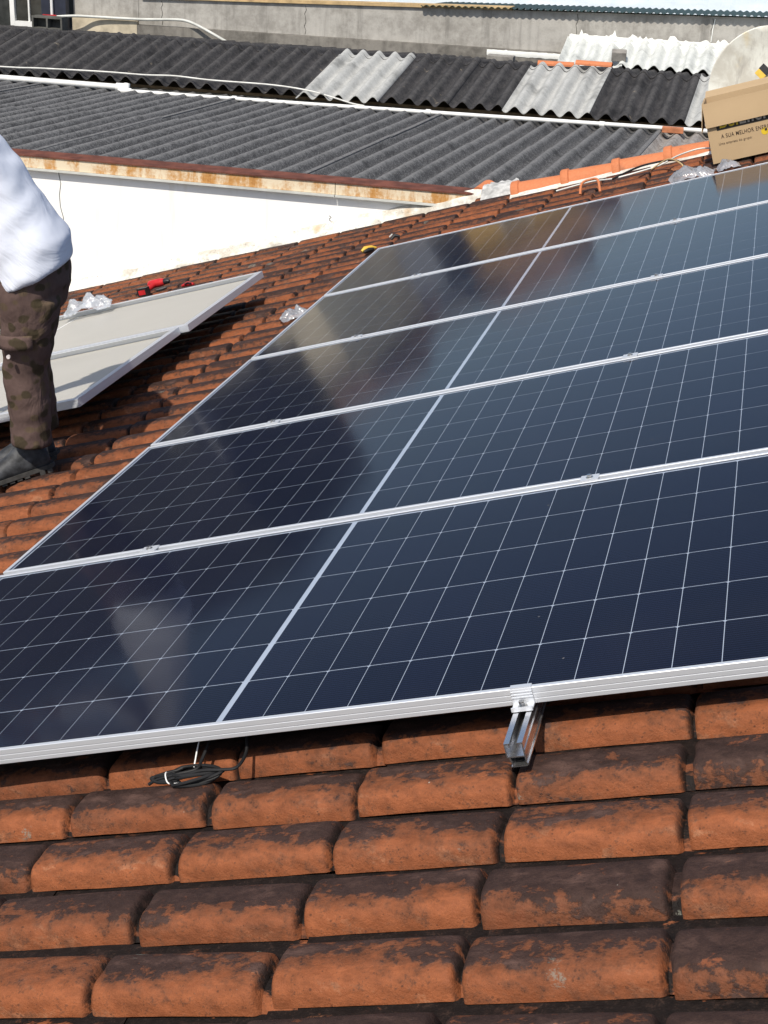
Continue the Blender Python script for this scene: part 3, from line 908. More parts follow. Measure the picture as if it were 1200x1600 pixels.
def hallroof(s, t):
    x = -17 + 32 * s
    return (x, 19.6 + 9 * t, -1.0 + 1.15 * t + .03 * (abs(math.sin(x * 6)) ** 6))
mb.grid(hallroof, 400, 1)
mb.grid(lambda s, t: (-17 + 32 * s, 28.6 + 7.5 * t, .15 - 1.1 * t), 2, 1)
mb.build('roof', M_PALEROOF, pr, PRI, fix=False)
for x in (-1.4, 3.2, -8): MB().ball((x, 24.5, -.43), (1.0, .9, .14), 16, 6).build('skylight', simple('grey_skylight', (.33, .36, .38), .3, 0, .2, 2, 0), pr, PRI, smooth=True)

# ================================================================== houses further back, seen mirrored in the panels
def far_house(name, label, x0, x1, y, d, ztop, wall, roofc, wins, gable=.9):
    root = empty(name, Matrix.Translation(((x0 + x1) / 2, y + d / 2, -4.6)), label, 'house')
    inv = root.matrix_world.inverted()
    wm = simple(name + '_paint', wall, .85, 0, .12, .8, .2)
    wl = MB().box(x0, x1, y, y + d, -4.6, ztop - gable).build('wall', wm, root, inv)
    rm = simple(name + '_roofing', roofc, .85, 0, .25, 3, .3)
    xm = (x0 + x1) / 2
    MB().prism([(y - .4, ztop - gable - .02), (y + d / 2, ztop), (y + d + .4, ztop - gable - .02), (y + d + .4, ztop - gable + .10), (y + d / 2, ztop + .12), (y - .4, ztop - gable + .10)], x0 - .3, x1 + .3, 'x').build('roof', rm, root, inv)
    for (a, b, zl_, zh) in wins:
        w = MB().box(x0 + a, x0 + b, y - .05, y - .002, zl_, zh).build('window', M_PVC, root, inv)
        MB().box(x0 + a + .07, x0 + b - .07, y - .07, y - .052, zl_ + .07, zh - .07).build('pane', M_WINGLASS, w)
    return root
def pol(az, d): return -math.sin(R(az)) * d, math.cos(R(az)) * d
far_house('cream_house', 'cream house mirrored pale in the left part of the far panels', -12.3, -9.4, 25.5, 6, 3.6, (.62, .55, .42), (.30, .13, .07), [(1.0, 1.8, 1.2, 2.2)], .7)
far_house('grey_house', 'grey blue house mirrored in the middle of the panels', -11.6, -9.0, 33.0, 6, 4.0, (.22, .24, .28), (.16, .14, .13), [(.7, 1.6, 1.6, 2.8)], .7)
far_house('brick_house', 'red brick house mirrored in the middle of the panels', -9.7, -7.6, 38.0, 6, 5.0, (.36, .17, .09), (.30, .14, .08), [(.8, 1.6, 2.6, 3.8)], .7)
far_house('ochre_house', 'ochre yellow house mirrored in the topmost panel', -7.9, -5.3, 32.5, 6, 3.6, (.58, .36, .10), (.30, .17, .09), [(.9, 1.7, 1.2, 2.2)], .8)
far_house('tan_house', 'tan house mirrored right of the ochre one in the topmost panel', -5.2, -2.6, 34.0, 6, 3.2, (.40, .34, .24), (.32, .13, .07), [(.9, 1.7, .8, 1.9)], .8)

# ================================================================== solar panels
PL, PW, PH = 2.278, 1.134, .035
def frame_mesh():
    prof = [(0, .001), (0, .009), (.0009, .0095), (.0009, .0112), (0, .0117), (0, .0205), (.0009, .021), (.0009, .0227), (0, .0232), (0, .0340),
            (.001, .035), (.0105, .035), (.0115, .034), (.0115, .0325), (.0020, .0325), (.0020, .0020), (.030, .0020), (.030, 0), (.001, 0)]
    mb = MB()
    rings = []
    for (d, z) in prof + prof[:1]:
        rings.append([Vector((-PL / 2 + d, d, z)), Vector((PL / 2 - d, d, z)), Vector((PL / 2 - d, PW - d, z)), Vector((-PL / 2 + d, PW - d, z))])
    mb.rings(rings, cap=False)
    return mb.mesh('frame', M_ALU)
FRAME = frame_mesh()
LAM = MB().box(-PL / 2 + .0022, PL / 2 - .0022, .0022, PW - .0022, .0265, .0285).mesh('backsheet', M_GRIDWHITE)
LAMB = MB().box(-PL / 2 + .0022, PL / 2 - .0022, .0022, PW - .0022, .0265, .0285).mesh('backsheet', M_BACK)
GLASS = MB().add([(-PL / 2 + .0022, .0022, .0318), (PL / 2 - .0022, .0022, .0318), (PL / 2 - .0022, PW - .0022, .0318), (-PL / 2 + .0022, PW - .0022, .0318)], [(0, 1, 2, 3)]).mesh('glass', M_GLASS)
CU, CV = .0930, .1840
cw_, ch_ = CU - .0017, CV - .0029
def cell_mesh():
    a, b, c = cw_ / 2, ch_ / 2, .004
    poly = [(-a, -b), (a, -b), (a, b - c), (a - c, b), (-a + c, b), (-a, b - c)]
    return MB().prism(poly, .0287, .0290, 'z').mesh('solar_cell', M_CELL)
CELL = cell_mesh()
# JB = MB().box(-.055, .055, -.035, .035, .006, .0263).mesh('junction_box', M_BLACKPL)
def solar_panel(mat, label, group, with_cells=True):
    root = empty('solar_panel', mat, label, 'solar panel', group)
    link('frame', FRAME, root)
    lam = link('backsheet', LAM if with_cells else LAMB, root)
    link('glass', GLASS, root)
    if with_cells:
        for s in (-1, 1):
            for i in range(12):
                x = s * (.0065 + (i + .5) * CU)
                for j in range(6):
                    link('solar_cell', CELL, lam, Matrix.Translation((x, .015 + (j + .5) * CV, 0)))
    else:
        MB().box(-.006, .006, .03, PW - .03, .0255, .0262).build('seam_tape', M_PVC, root)
    return root
GAP = .0225
names = ['solar panel nearest the viewer, with cables hanging under its front edge', 'second solar panel from the front of the mounted array',
         'middle solar panel of the five mounted ones', 'fourth solar panel from the front, next to the topmost', 'topmost and farthest solar panel of the array, before the cardboard box']
for k in range(5):
    solar_panel(roofmat(0, k * (PW + GAP), -PH), names[k], 'solar panels mounted on the tiled roof')
SPS = 1.057
for v0, lab in ((3.105, 'upside down solar panel with its white back up, nearest the worker'), (4.325, 'upside down solar panel with a plastic bag on its far edge')):
    du = .0 if v0 < 4 else .04
    solar_panel(roofmat(-1.815 + du - SPS * PL / 2, v0 + SPS * PW, .052, 0, math.pi) @ Matrix.Scale(SPS, 4), lab, 'solar panels lying face down', False)
for i, (v, lab) in enumerate(((3.75, 'timber batten under the front upside down panel'), (4.95, 'timber batten under the rear upside down panel'))):
    o = rbox('timber_batten', M_TIMBER, (0, 0, 0), (1.3, .08, .118), 0, lab, 'batten', group='battens under the spare panels')
    o.matrix_world = roofmat(-3.1, v, -.106)

# mounting rails, clamps
def rail(u, v0, v1, label):
    root = empty('mounting_rail', roofmat(u, v0, -.086), label, 'rail', 'rails under the solar panels')
    w, t, L = .036, .0024, v1 - v0
    mb = MB()
    # upper channel
    mb.box(-w / 2, -w / 2 + t, 0, L, .020, .050); mb.box(w / 2 - t, w / 2, 0, L, .0005, .050)
    mb.box(-w / 2 + t, -w / 2 + .0105, 0, L, .0476, .050); mb.box(w / 2 - .0105, w / 2 - t, 0, L, .0476, .050)
    mb.box(-w / 2 + .0083, -w / 2 + .0105, 0, L, .0416, .0474); mb.box(w / 2 - .0105, w / 2 - .0083, 0, L, .0416, .0474)
    mb.box(-w / 2 + t, w / 2 - t, 0, L, .020, .0224)
    # lower hollow foot
    mb.add([Vector(p) for y in (0, L) for p in ((-w / 2 + .004, y, .0198), (-w / 2 + .0064, y, .0198), (-.0076, y, .0026), (-.010, y, .0026))],
           [(0, 1, 2, 3), (7, 6, 5, 4), (0, 4, 5, 1), (1, 5, 6, 2), (2, 6, 7, 3), (3, 7, 4, 0)])
    mb.box(-.013, w / 2 - t - .0001, 0, L, 0, .0025)
    mb.box(w / 2 + .0001, w / 2 + .002, 0, L, .002, .006); mb.box(w / 2 + .0001, w / 2 + .0016, 0, L, .030, .034)
    mb.build('profile', M_RAIL, root)
    for k in range(5):
        y = .35 + k * 1.22
        MB().box(-.02, .02, y, y + .05, -.055, -.001).box(-.02, .16, y, y + .05, -.062, -.0555).build('roof_hook', M_STEEL, root)
    return root
UR = .650
rail(-.640, .012, 5.83, 'left aluminium rail hidden under the solar panels')
rail(UR, -.145, 5.83, 'aluminium rail poking out below the front solar panel')
def bolt(mb, x, y, z, r=.0065, h=.008):
    return mb.tube([(x, y, z), (x, y, z + h)], r, 6).tube([(x, y, z - .0001), (x, y, z + .0015)], r * 1.5, 12)
pos_names = ['first', 'second', 'third', 'fourth']
for k in range(4):
    for u, side in ((-.640, 'left'), (UR, 'right')):
        root = empty('mid_clamp', roofmat(u, (k + 1) * (PW + GAP) - GAP / 2, .0006), '%s mid clamp in the %s gap between panels, counted from the front' % (side, pos_names[k]), 'clamp', 'mid clamps between the solar panels')
        mb = MB().box(-.024, .024, -.0195, .0195, 0, .0035).box(-.024, .024, -.0105, -.0075, -.025, -.0002).box(-.024, .024, .0075, .0105, -.025, -.0002)
        mb.build('plate', M_ALU, root)
        bolt(MB(), 0, 0, .0037).build('bolt', M_STEEL, root)
root = empty('end_clamp', roofmat(UR, 0, 0), 'end clamp gripping the front panel frame on the protruding rail', 'clamp')
MB().box(-.021, .021, -.003, .010, .0005, .0035).box(-.021, .021, -.0045, -.0012, -.0345, .0004).box(-.021, .021, -.026, -.0046, -.0345, -.031).box(-.021, .021, -.0062, -.0046, -.012, -.010).box(-.021, .021, -.0062, -.0046, -.006, -.004).box(-.021, .021, -.0062, -.0046, -.018, -.016).box(-.021, .021, -.029, -.0262, -.0345, -.026).build('bracket', M_ALU, root)
bolt(MB(), 0, -.016, -.0305, .0065, .012).build('bolt', M_STEEL, root)

# cable bundle below the front panel
cb = empty('cable_bundle', roofmat(-.06, 0, -.11), 'coiled black solar cables tied with a white tie under the front panel', 'cable')
CBI = cb.matrix_world.inverted()
def rp(u, v, n): return W(u, v, n)
rc = random.Random(8)
for k in range(6):
    a, b = .082 + rc.uniform(-.014, .010), .026 + rc.uniform(-.010, .008)
    cu, cv = -.083 + rc.uniform(-.008, .008), -.024 + rc.uniform(-.005, .005)
    pts = []
    for i in range(33):
        th = 2 * math.pi * i / 32
        pinch = 1.0 if math.cos(th) > -.2 else .45
        pts.append(rp(cu + a * math.cos(th), cv + b * pinch * math.sin(th) + .010 * math.cos(th) * 0, -.103 + .0022 * k + .004 * math.sin(th * 2 + k)))
    MB().tube(pts, .0036, 8).build('cable_loop', M_BLACK, cb, CBI, True, 40)
for pts in ([(-.045, .085, -.045), (-.050, .05, -.062), (-.058, .01, -.082), (-.062, -.018, -.088), (-.10, -.03, -.088), (-.150, -.030, -.096), (-.172, -.032, -.104)],
            [(.020, .090, -.042), (.033, .06, -.058), (.040, .02, -.082), (.030, -.02, -.092), (.0, -.028, -.090), (-.05, -.03, -.086), (-.12, -.036, -.095)]):
    MB().tube(smooth_path([rp(*p) for p in pts]), .0036, 8).build('cable_run', M_BLACK, cb, CBI, True, 40)
MB().tube(smooth_path([rp(-.072, .080, -.045), rp(-.074, .04, -.066), rp(-.073, -.005, -.090)]), .0017, 6).build('tie_end', M_PVC, cb, CBI, True, 40)
MB().tube(smooth_path([rp(-.130, -.010, -.106), rp(-.131, -.018, -.088), rp(-.127, -.034, -.088), rp(-.120, -.043, -.100), rp(-.095, -.048, -.100), rp(-.07, -.050, -.102)]), .0016, 6).build('cable_tie', M_PVC, cb, CBI, True, 40)
MB().box(-.02, .07, .10, .16, -.045, -.036, ROOF).build('plug', M_BLACKPL, cb, CBI)

# ================================================================== cardboard box
BX = roofmat(.722, 6.79, -.100)
box = empty('cardboard_box', BX, 'open cardboard box with printed front standing on the roof verge', 'box')
BW, BD, BH, CT = .60, .34, .358, .005
MB().box(0, BW, 0, CT, 0, BH).build('front_panel', M_CARD, box)
MB().box(0, BW, BD - CT, BD, 0, BH).build('back_panel', M_CARD, box)
MB().box(0, CT, CT + .0002, BD - CT - .0002, 0, BH).build('side_panel', M_CARD, box)
MB().box(BW - CT, BW, CT + .0002, BD - CT - .0002, 0, BH).build('side_panel', M_CARD, box)
MB().box(CT, BW - CT, CT, BD - CT, .001, .006).build('bottom', M_CARD, box)
def flap(x0, x1, length, M, name='flap'):
    mb = MB()
    mb.grid(lambda s, t: M @ Vector((x0 + (x1 - x0) * s, -.004 * math.sin(t * 2.2) * t, -length * t)), 8, 8)
    top = list(mb.v); n = len(top)
    off = M.to_3x3() @ Vector((0, -.004, 0))
    mb.v += [tuple(Vector(p) + off) for p in top]
    f0 = list(mb.f)
    mb.f += [tuple(reversed([i + n for i in q])) for q in f0]
    for i in range(8):
        mb.f += [(i, n + i, n + i + 1, i + 1), (72 + i, 72 + i + 1, n + 72 + i + 1, n + 72 + i), (i * 9, i * 9 + 9, n + i * 9 + 9, n + i * 9), (i * 9 + 8, n + i * 9 + 8, n + i * 9 + 17, i * 9 + 17)]
    return mb.build(name, M_CARD, box)
flap(-.004, BW, .142, Matrix.Translation((0, -.001, BH)) @ Matrix.Rotation(R(-4), 4, 'X'))
flap(-BD, 0, .165, Matrix.Translation((-.001, 0, BH)) @ Matrix.Rotation(R(-90), 4, 'Z') @ Matrix.Rotation(R(-9), 4, 'X'))
flap(0, BW, .165, Matrix.Translation((0, BD, BH)) @ Matrix.Rotation(R(98), 4, 'X'))
flap(0, BD, .165, Matrix.Translation((BW + .001, 0, BH)) @ Matrix.Rotation(R(90), 4, 'Z') @ Matrix.Rotation(R(-30), 4, 'X'))
def text(body, size, x, z, mat, parent, name, xs=1.0, bold=0.0, y=-.0012):
    cu = bpy.data.curves.new('txt', 'FONT')
    cu.body = body; cu.size = size; cu.offset = bold; cu.extrude = .0002; cu.space_character = 1.12
    o = bpy.data.objects.new('txt', cu); COL.objects.link(o)
    bpy.context.view_layer.update()
    me = eval_mesh(o)
    bpy.data.objects.remove(o)
    me.materials.clear(); me.materials.append(mat)
    w = max(v.co.x for v in me.vertices)
    link(name, me, parent, Matrix.Translation((x, y, z)) @ Matrix.Rotation(R(90), 4, 'X') @ Matrix.Scale(xs, 4, (1, 0, 0)))
    return w * xs
MB().box(.055, .54, -.0009, -.0001, .188, .275).build('label_band', M_INK, box)
w1 = text('Bel', .088, .070, .201, M_INKYEL, box, 'print_lettering', .95, .002, -.0016)
text('Energy', .088, .070 + w1 + .006, .201, M_INKGREY, box, 'print_lettering', .95, .002, -.0016)
text('A SUA MELHOR ENERGIA', .034, .073, .139, M_INKBROWN, box, 'print_lettering', .74, .0003)
text('Uma empresa do grupo:', .021, .052, .102, M_INKBROWN, box, 'print_lettering', .85)
mb = MB(); mb.tube([(.325, -.0002, .126), (.325, -.0010, .126)], .021, 20); mb.build('print_emblem', M_INKYEL, box)
MB().tube([(.333, -.0011, .134), (.333, -.0015, .134)], .008, 12).build('print_emblem', M_INKBROWN, box)
text('bel', .034, .352, .118, M_INKBROWN, box, 'print_lettering', .9)

# ================================================================== satellite dish on the neighbour's roof
dc = Vector((.985, 8.62, .385))
dn = (CAMP - dc).normalized()
dn = (dn + Vector((-.10, 0, .10))).normalized()
q = dn.to_track_quat('Z', 'Y')
dish = empty('satellite_dish', Matrix.Translation((.985, 8.9, -.42)), 'weathered white satellite dish behind the cardboard box', 'satellite dish')
DI = dish.matrix_world.inverted()
DM = Matrix.Translation(dc) @ q.to_matrix().to_4x4()
RD = .415
mb = MB()
rings = []
for i in range(13):
    r = RD * i / 12 + .0005
    rings.append([Vector((r * math.cos(a) * .97, r * math.sin(a), .085 * (r / RD) ** 2 - .085)) for a in [2 * math.pi * k / 48 for k in range(48)]])
rings.append([Vector((RD * 1.02 * math.cos(a) * .97, RD * 1.02 * math.sin(a), -.004)) for a in [2 * math.pi * k / 48 for k in range(48)]])
for i in range(12, -1, -1):
    r = RD * i / 12 + .0005
    rings.append([Vector((r * math.cos(a) * .97, r * math.sin(a), .085 * (r / RD) ** 2 - .093)) for a in [2 * math.pi * k / 48 for k in range(48)]])
mb.rings(rings, cap=False)
mb.build('reflector', M_DISH, dish, DI @ DM, True, 50)
lnb = Vector((.045, .045, .34))
for e in ((-.24, -.30, -.02), (-.02, -.40, -.02)):
    MB().tube([Vector(e), lnb + Vector((0, -.02, -.03))], .006, 8).build('feed_arm', M_PVC_GREY, dish, DI @ DM, True)
for k, sx in ((0, -.055), (1, .045)):
    M5 = DI @ DM @ Matrix.Translation(lnb + Vector((sx, -.035 * k + .02, 0))) @ Matrix.Rotation(R(-38), 4, 'Z')
    h = MB().box(-.036, .036, -.002, .042, -.05, .03).build('feed_horn', M_BLACKPL, dish, M5)
    MB().box(-.034, .034, -.042, -.0025, -.05, .03).build('horn_cover', M_YELLOW, h)
MB().tube([(.985, 8.95, -.42), (.985, 8.95, .30), (.985, 8.80, .36), tuple(DM @ Vector((0, 0, -.095)))], .022, 10).build('mast', M_PVC_GREY, dish, DI, True, 40)
MB().box(.90, 1.07, 8.87, 9.03, -.432, -.42).build('base_plate', M_PVC_GREY, dish, DI)

# ================================================================== small things lying about
def bag(name, M, sx, sy, sz, seed, label):
    mb = MB()
    def f(s, t):
        x = (s - .5) * 2; y = (t - .5) * 2
        r = min(1.0, math.sqrt(x * x + y * y) / 1.15)
        e = 1 + .22 * mnoise.noise(Vector((x * 1.6 + seed, y * 1.6, seed)))
        z = (1 - r * r) * (.75 + .9 * mnoise.noise(Vector((x * 1.9 + seed, y * 2.1, 1.3)))) + .22 * mnoise.noise(Vector((x * 5 + seed, y * 5, 3.3))) * (1 - r * .5) + .10 * abs(mnoise.noise(Vector((x * 9, y * 9 + seed, 3.3)))) + .08 * abs(mnoise.noise(Vector((x * 19, y * 17 + seed, 1.3))))
        return (x * sx * e, y * sy * e, max(.002, z * sz))
    mb.grid(f, 40, 30)
    o = mb.build(name, M_BAG, None, M, True, None, False)
    return tag(o, label, 'plastic bag')
bag('plastic_bag', roofmat(-2.88, 5.44, .0525, R(10)), .15, .06, .10, 2, 'clear plastic bag lying on the rear upside down panel')
bag('plastic_bag', roofmat(-1.36, 4.74, -.105, R(30)), .085, .06, .055, 5, 'small clear plastic bag tucked beside the left edge of the array')
bag('plastic_bag', roofmat(.62, 6.42, -.095, R(-4)), .13, .09, .075, 9, 'crumpled clear plastic bag in front of the cardboard box')
bag('plastic_bag', roofmat(.82, 6.50, -.095, R(12)), .07, .07, .045, 13, 'flat clear plastic bag under the corner of the cardboard box')

dr = empty('cordless_drill', roofmat(-2.98, 6.70, -.105, R(-12)) @ Matrix.Scale(.78, 4), 'red and black cordless drill lying on tiles behind the spare panels', 'drill')
MB().tube([(-.095, 0, .065), (-.08, 0, .065), (.03, 0, .068), (.07, 0, .068)], [.030, .036, .036, .028], 14).build('body', M_RED, dr, None, True, 40)
MB().tube([(.0702, 0, .068), (.11, 0, .068), (.125, 0, .068)], [.024, .022, .010], 12).build('chuck', M_BLACKPL, dr, None, True, 40)
MB().tube([(-.03, -.03, .060), (-.045, -.09, .048), (-.055, -.13, .040)], [(.020, .025), (.019, .023), (.021, .025)], 10).build('grip', M_RED, dr, None, True, 40)
b_ = MB().box(-.105, -.005, -.185, -.131, .006, .076).build('battery', M_BLACKPL, dr)
MB().box(-.09, -.02, -.187, -.1852, .02, .06).build('battery_face', M_RED, b_)
MB().box(-.075, .02, .037, .0385, .050, .085).build('name_plate', M_BLACKPL, dr)
MB().tube([(.0, .02, .0), (.0, .02, .012)], .05, 14).build('side_handle', M_BLACKPL, dr)
rb = empty('tool_pouch', roofmat(-2.72, 6.58, -.105, R(-14)) @ Matrix.Scale(.7, 4), 'small red tool pouch lying just right of the drill', 'tool')
MB().tube([(-.07, 0, .02), (0, .005, .03), (.07, 0, .018)], [.012, .024, .012], 10).build('pouch', M_RED, rb, None, True, 40)
MB().tube([(-.02, -.02, .035), (.02, -.02, .045), (.06, -.025, .035)], .007, 8).build('strap', M_BLACKPL, rb, None, True, 40)
yt = empty('hand_tool', roofmat(-1.385, 6.36, -.105, R(38)) @ Matrix.Scale(.62, 4), 'yellow and black hand tool beside the far left corner of the array', 'tool')
MB().tube([(-.07, 0, .030), (-.03, 0, .045), (.04, 0, .040), (.09, 0, .022)], [.016, .026, .022, .010], 12).build('handle', M_YELLOW, yt, None, True, 40)
MB().tube([(-.06, -.03, .02), (0, -.03, .028), (.05, -.028, .022)], [.018, .024, .016], 10).build('grip', M_BLACKPL, yt, None, True, 40)
dk = empty('metal_bracket', roofmat(-1.27, 6.62, -.105, R(20)) @ Matrix.Scale(.6, 4), 'small dark bracket lying behind the topmost panel corner', 'bracket')
MB().tube([(-.05, 0, .02), (0, .01, .05), (.05, 0, .025)], [.014, .022, .012], 8).build('body', M_BLACKPL, dk, None, True, 40)
MB().tube([(-.06, .01, .045), (-.02, .02, .066)], .008, 8).build('tip', M_PVC_GREY, dk, None, True, 40)

# loose wires and broken tiles by the verge
pipe('loose_wire', smooth_path([W(-.27, 6.97, -.075), W(-.05, 6.99, -.068), W(.11, 6.93, -.072), W(.30, 6.95, -.066), W(.40, 6.98, -.06), W(.50, 7.10, -.045), W(.62, 7.16, -.04), W(.70, 7.14, -.05)]), .0055, M_CABLE_W, 'pale loose wire running along the verge to the cardboard box', 'wire', 6)
pipe('loose_wire', smooth_path([W(.10, 6.90, -.07), W(.25, 7.02, -.05), W(.36, 7.06, -.05), W(.47, 7.0, -.05), W(.53, 6.85, -.055), W(.56, 6.72, -.07)]), .0065, M_BLACK, 'short black loose wire curling left of the cardboard box', 'wire', 6)
pipe('loose_wire', smooth_path([W(.34, 6.95, -.07), W(.45, 6.93, -.03), W(.53, 6.80, -.05), W(.57, 6.68, -.09)]), .005, M_WOODSTRIP, 'short tan wire bending down towards the plastic bag', 'wire', 6)
pts = [W(-.10, 6.80, -.105), W(-.085, 6.86, -.05), W(-.03, 6.88, -.04), W(.02, 6.83, -.045), W(.035, 6.72, -.105)]
tag(MB().tube(smooth_path(pts), .008, 8).build('tile_handle', M_RIDGE, None, None, True, 40), 'arched broken rim of clay tile standing below the verge cap', 'roof tile')
def shard(name, x, y, z, rz, label, s=1.0):
    mb = MB()
    out = []
    for i in range(6):
        tt = i / 5
        out.append([Vector((-.075 * s + .15 * s * tt, (.06 - .008 * tt) * s * math.cos(a), .045 * s * math.sin(a))) for a in [math.pi * k / 8 for k in range(9)]])
    mb.rings(out, cap=False, closed=False)
    inn = [[Vector((p.x, p.y * .78, p.z * .70)) for p in r_] for r_ in reversed(out)]
    mb.rings([out[-1]] + inn + [out[0]], cap=False, closed=False)
    o = mb.build(name, M_RIDGE, None, Matrix.Translation((x, y, z)) @ Matrix.Rotation(rz, 4, 'Z') @ Matrix.Rotation(R(12), 4, 'Y'), True, 35)
    return tag(o, label, 'roof tile')
shard('broken_tile', -.845, 7.86, -.350, R(250), 'left one of two broken clay tiles at the end of the rusty coping', 1.0)
shard('broken_tile', -.715, 7.90, -.345, R(215), 'right one of two broken clay tiles beside the verge cap', .95)

# ================================================================== the worker (seen from behind and to the side, facing left)
man = empty('person', Matrix.Translation((-1.70, 2.58, -.66)), 'person in pale blue shirt, brown camouflage trousers and black boots standing at left', 'person')
MI = man.matrix_world.inverted()
PIV = Matrix.Translation((-1.672, 2.615, 0)) @ Matrix.Rotation(R(17), 4, 'Z') @ Matrix.Translation((1.672, -2.615, 0))
def worldmesh(o): o.matrix_local = MI @ PIV; return o
# body: head, neck, arms and hands in one skin
mb = MB()
mb.tube([(-1.98, 2.62, .74), (-2.04, 2.62, .90), (-2.10, 2.62, .98)], [.09, .062, .058], 14)
hd = Vector((-2.15, 2.62, 1.085))
mb.ball(hd, (.098, .076, .118), 18, 14)
mb.ball(hd + Vector((-.035, 0, -.055)), (.070, .060, .070), 14, 10)
mb.tube([hd + Vector((-.085, 0, .015)), hd + Vector((-.112, 0, -.028)), hd + Vector((-.092, 0, -.034))], [.010, .017, .012], 8)
mb.tube([hd + Vector((-.088, -.022, -.062)), hd + Vector((-.098, 0, -.060)), hd + Vector((-.088, .022, -.062))], .009, 8)
for s in (-1, 1):
    mb.ball(hd + Vector((.010, s * .077, -.008)), (.020, .010, .030), 8, 6)
    sh = Vector((-1.965, 2.62 + s * .185, .79)); el = Vector((-2.13, 2.62 + s * .235, .545)); wr = Vector((-2.345, 2.62 + s * .15, .445))
    mb.tube([sh, sh.lerp(el, .5), el, el.lerp(wr, .35), wr], [.052, .048, .040, .041, .028], 12)
    pd = (wr - el).normalized()
    pc = wr + pd * .055
    mb.tube([wr - pd * .01, pc - pd * .02, pc + pd * .035], [(.026, .020), (.042, .017), (.038, .014)], 10, up=(0, 0, 1))
    sd = pd.cross(Vector((0, 0, 1))).normalized()
    for k, (ofs, ln) in enumerate(((-.030, .062), (-.010, .072), (.010, .068), (.029, .052))):
        a = pc + pd * .028 + sd * ofs
        mb.tube([a, a + pd * ln * .5 + Vector((0, 0, -.010)), a + pd * ln * .8 + Vector((0, 0, -.034)), a + pd * ln * .85 + Vector((0, 0, -.052))], [.0095, .009, .0085, .0075], 8)
    a = pc - pd * .022 + sd * (-.036 * s)
    mb.tube([a, a + sd * (-.022 * s) + pd * .022 + Vector((0, 0, -.012)), a + sd * (-.020 * s) + pd * .050 + Vector((0, 0, -.026))], [.012, .011, .009], 8)
body = worldmesh(remeshed(mb, 'body', M_SKIN, man, .0065, 3))
for s in (-1, 1):
    MB().ball(hd + Vector((-.090, s * .032, .012)), (.010, .013, .008), 10, 6).build('eye', simple('eye_white', (.7, .68, .65), .3, 0, .05, 20, 0), man, MI @ PIV, True)
mb = MB()
mb.ball(hd + Vector((.012, 0, .028)), (.104, .083, .106), 18, 12)
mb.ball(hd + Vector((.030, 0, -.02)), (.078, .076, .08), 14, 10)
worldmesh(remeshed(mb, 'hair', M_HAIR, man, .008, 4))
# shirt
def ring(c, rx, ry, tilt=0.0, n=28, p=2.3):
    """ellipse in x (front-back) and y (across), tilted about y"""
    out = []
    for k in range(n):
        a = 2 * math.pi * k / n
        ca, sa = math.cos(a), math.sin(a)
        x = math.copysign(abs(ca) ** (2 / p), ca) * rx
        y = math.copysign(abs(sa) ** (2 / p), sa) * ry
        out.append(Vector((c[0] + x * math.cos(tilt), c[1] + y, c[2] + x * math.sin(tilt))))
    return out
mb = MB()
mb.rings([ring((-1.668, 2.615, .175), .158, .205, R(26)), ring((-1.672, 2.615, .21), .162, .208, R(24)), ring((-1.685, 2.615, .30), .160, .205, R(12)),
          ring((-1.715, 2.615, .40), .140, .190, R(-6)), ring((-1.765, 2.615, .51), .142, .192, R(-18)), ring((-1.83, 2.62, .63), .146, .205, R(-26)),
          ring((-1.895, 2.62, .735), .140, .212, R(-32)), ring((-1.955, 2.62, .815), .112, .190, R(-36)), ring((-2.005, 2.62, .865), .075, .115, R(-38)), ring((-2.03, 2.62, .89), .060, .075, R(-38))])
for s in (-1, 1):
    sh = Vector((-1.945, 2.62 + s * .155, .79)); el = Vector((-2.13, 2.62 + s * .235, .545)); wr = Vector((-2.345, 2.62 + s * .15, .445))
    mb.tube([sh, sh.lerp(el, .3), sh.lerp(el, .75), el, el.lerp(wr, .4), el.lerp(wr, .86)], [.088, .078, .064, .060, .054, .044], 16)
shirt = remeshed(mb, 'shirt', M_SHIRT, man, .011, 7)
for v in shirt.data.vertices:                     # cloth folds
    p = v.co
    f = mnoise.noise(Vector((p.x * 3 + p.z * 5.5, p.y * 3.0, p.z * 7 - p.x * 9))) * .010 + mnoise.noise(Vector((p.x * 16 - p.z * 9, p.y * 8, p.z * 15 + p.x * 12))) * .0045
    v.co += v.normal * f
worldmesh(shirt)
# trousers
mb = MB()
mb.rings([ring((-1.675, 2.605, .035), .100, .165, R(6)), ring((-1.668, 2.605, .12), .128, .178, R(10)), ring((-1.676, 2.61, .24), .128, .178, R(14)), ring((-1.675, 2.61, .33), .125, .170, R(8))])
def leg(hip, knee, ankle, wob):
    hip, knee, ankle = map(Vector, (hip, knee, ankle))
    mb.rings([ring(hip, .110, .096), ring(hip.lerp(knee, .25), .104, .094), ring(hip.lerp(knee, .55), .100, .092), ring(hip.lerp(knee, .85), .088, .084),
              ring(knee, .086, .080), ring(knee.lerp(ankle, .2), .084, .079), ring(knee.lerp(ankle, .5), .081, .077), ring(knee.lerp(ankle, .8), .076, .074),
              ring(knee.lerp(ankle, .95), .078, .076), ring(ankle, .077, .075)])
leg((-1.650, 2.535, .10), (-1.700, 2.555, -.20), (-1.693, 2.575, -.505), 1)
leg((-1.700, 2.680, .10), (-1.775, 2.725, -.20), (-1.768, 2.785, -.520), 2)
tr = remeshed(mb, 'trousers', M_CAMO, man, .010, 5)
for v in tr.data.vertices:
    p = v.co
    f = mnoise.noise(Vector((p.x * 5, p.y * 5, p.z * 9 + p.x * 6))) * .0075 + mnoise.noise(Vector((p.x * 12, p.y * 12, p.z * 26 - p.x * 12))) * .0045
    v.co += v.normal * f
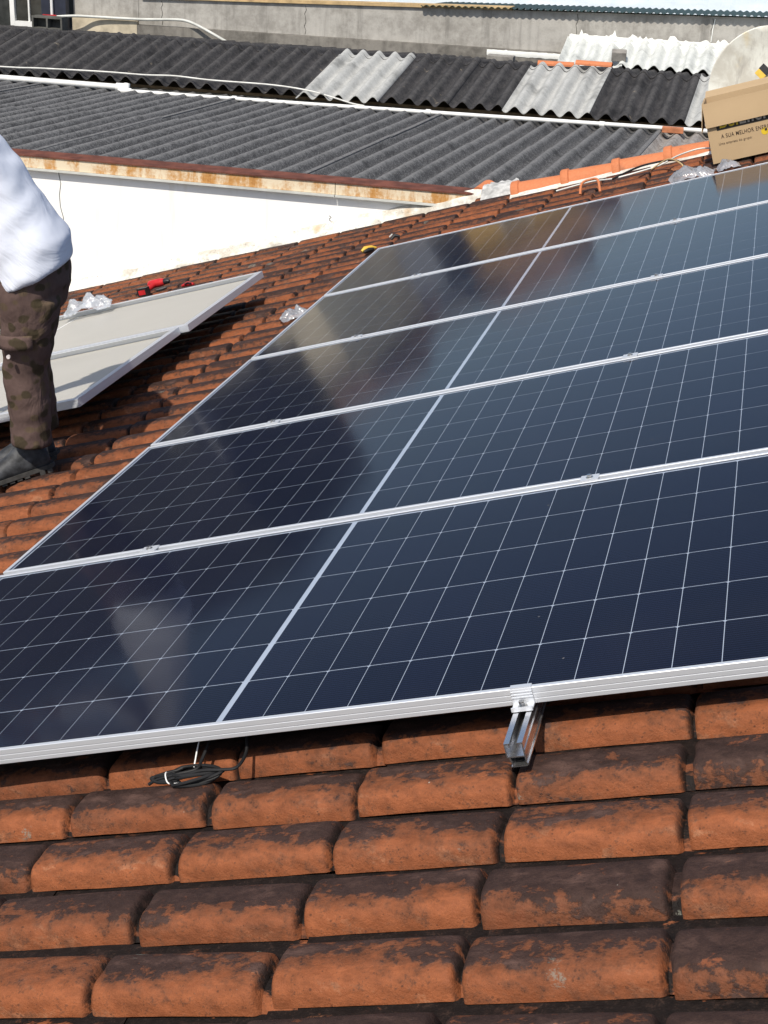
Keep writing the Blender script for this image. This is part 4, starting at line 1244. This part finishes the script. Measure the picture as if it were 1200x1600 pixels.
tr.matrix_local = MI
# cargo pocket flap and stud
mb = MB()
mb.grid(lambda s, t: (-1.745 + .135 * s, 2.432 + .020 * (s - .5) ** 2 * 4 - .006 * t * math.sin(s * 3.1), -.03 - .055 * t + .012 * s), 8, 3)
pk = mb.build('pocket_flap', M_CAMO, man, MI, True, None, False)
pk.modifiers.new('s', 'SOLIDIFY').thickness = .006
MB().tube([(-1.700, 2.431, -.105), (-1.700, 2.424, -.105)], .008, 10).build('stud', M_BUTTON, man, MI)
# boots
def boot(c, toe_yaw):
    Mb = Matrix.Translation(c) @ ROOF @ Matrix.Rotation(toe_yaw, 4, 'Z')      # toe along local -x, sole on local z 0
    mb = MB()
    prof = [(.080, .040, .060, .052), (.060, .048, .062, .085), (.02, .050, .070, .10), (-.03, .048, .066, .095), (-.08, .050, .052, .072), (-.13, .052, .046, .058), (-.175, .046, .042, .050), (-.205, .028, .036, .040)]
    rings = []
    for (x, hw, zc, hz) in prof:
        rings.append([Vector((x, hw * math.cos(a), max(.020, zc + hz * .75 * math.sin(a)))) for a in [2 * math.pi * k / 18 for k in range(18)]])
    mb.rings(rings)
    mb.rings([[Vector((.022 + .060 * math.cos(a), .050 * math.sin(a), z)) for a in [2 * math.pi * k / 18 for k in range(18)]] for z in (.05, .10, .15, .185)])
    o = remeshed(mb, 'boot', M_BOOT, man, .007, 5)
    o.matrix_local = MI @ Mb
    out = [(-.215, 0), (-.208, .026), (-.18, .046), (-.13, .054), (-.06, .050), (0, .046), (.05, .047), (.082, .036), (.094, 0)]
    out = out + [(x, -y) for (x, y) in reversed(out[1:-1])]
    sb = MB().prism(out, .010, .026, 'z')
    for i in range(9):
        x = -.195 + .031 * i
        if -.03 < x < .0: continue
        hw = .030 if i == 0 else .043
        sb.box(x, x + .021, -hw - .004, hw + .004, -.006 if x > 0 else .0, .0095)
    sb.build('sole', M_SOLE, o)
    return o
boot(W(-1.828, 2.605, -.106), R(33))
boot(W(-1.905, 2.800, -.106), R(26))
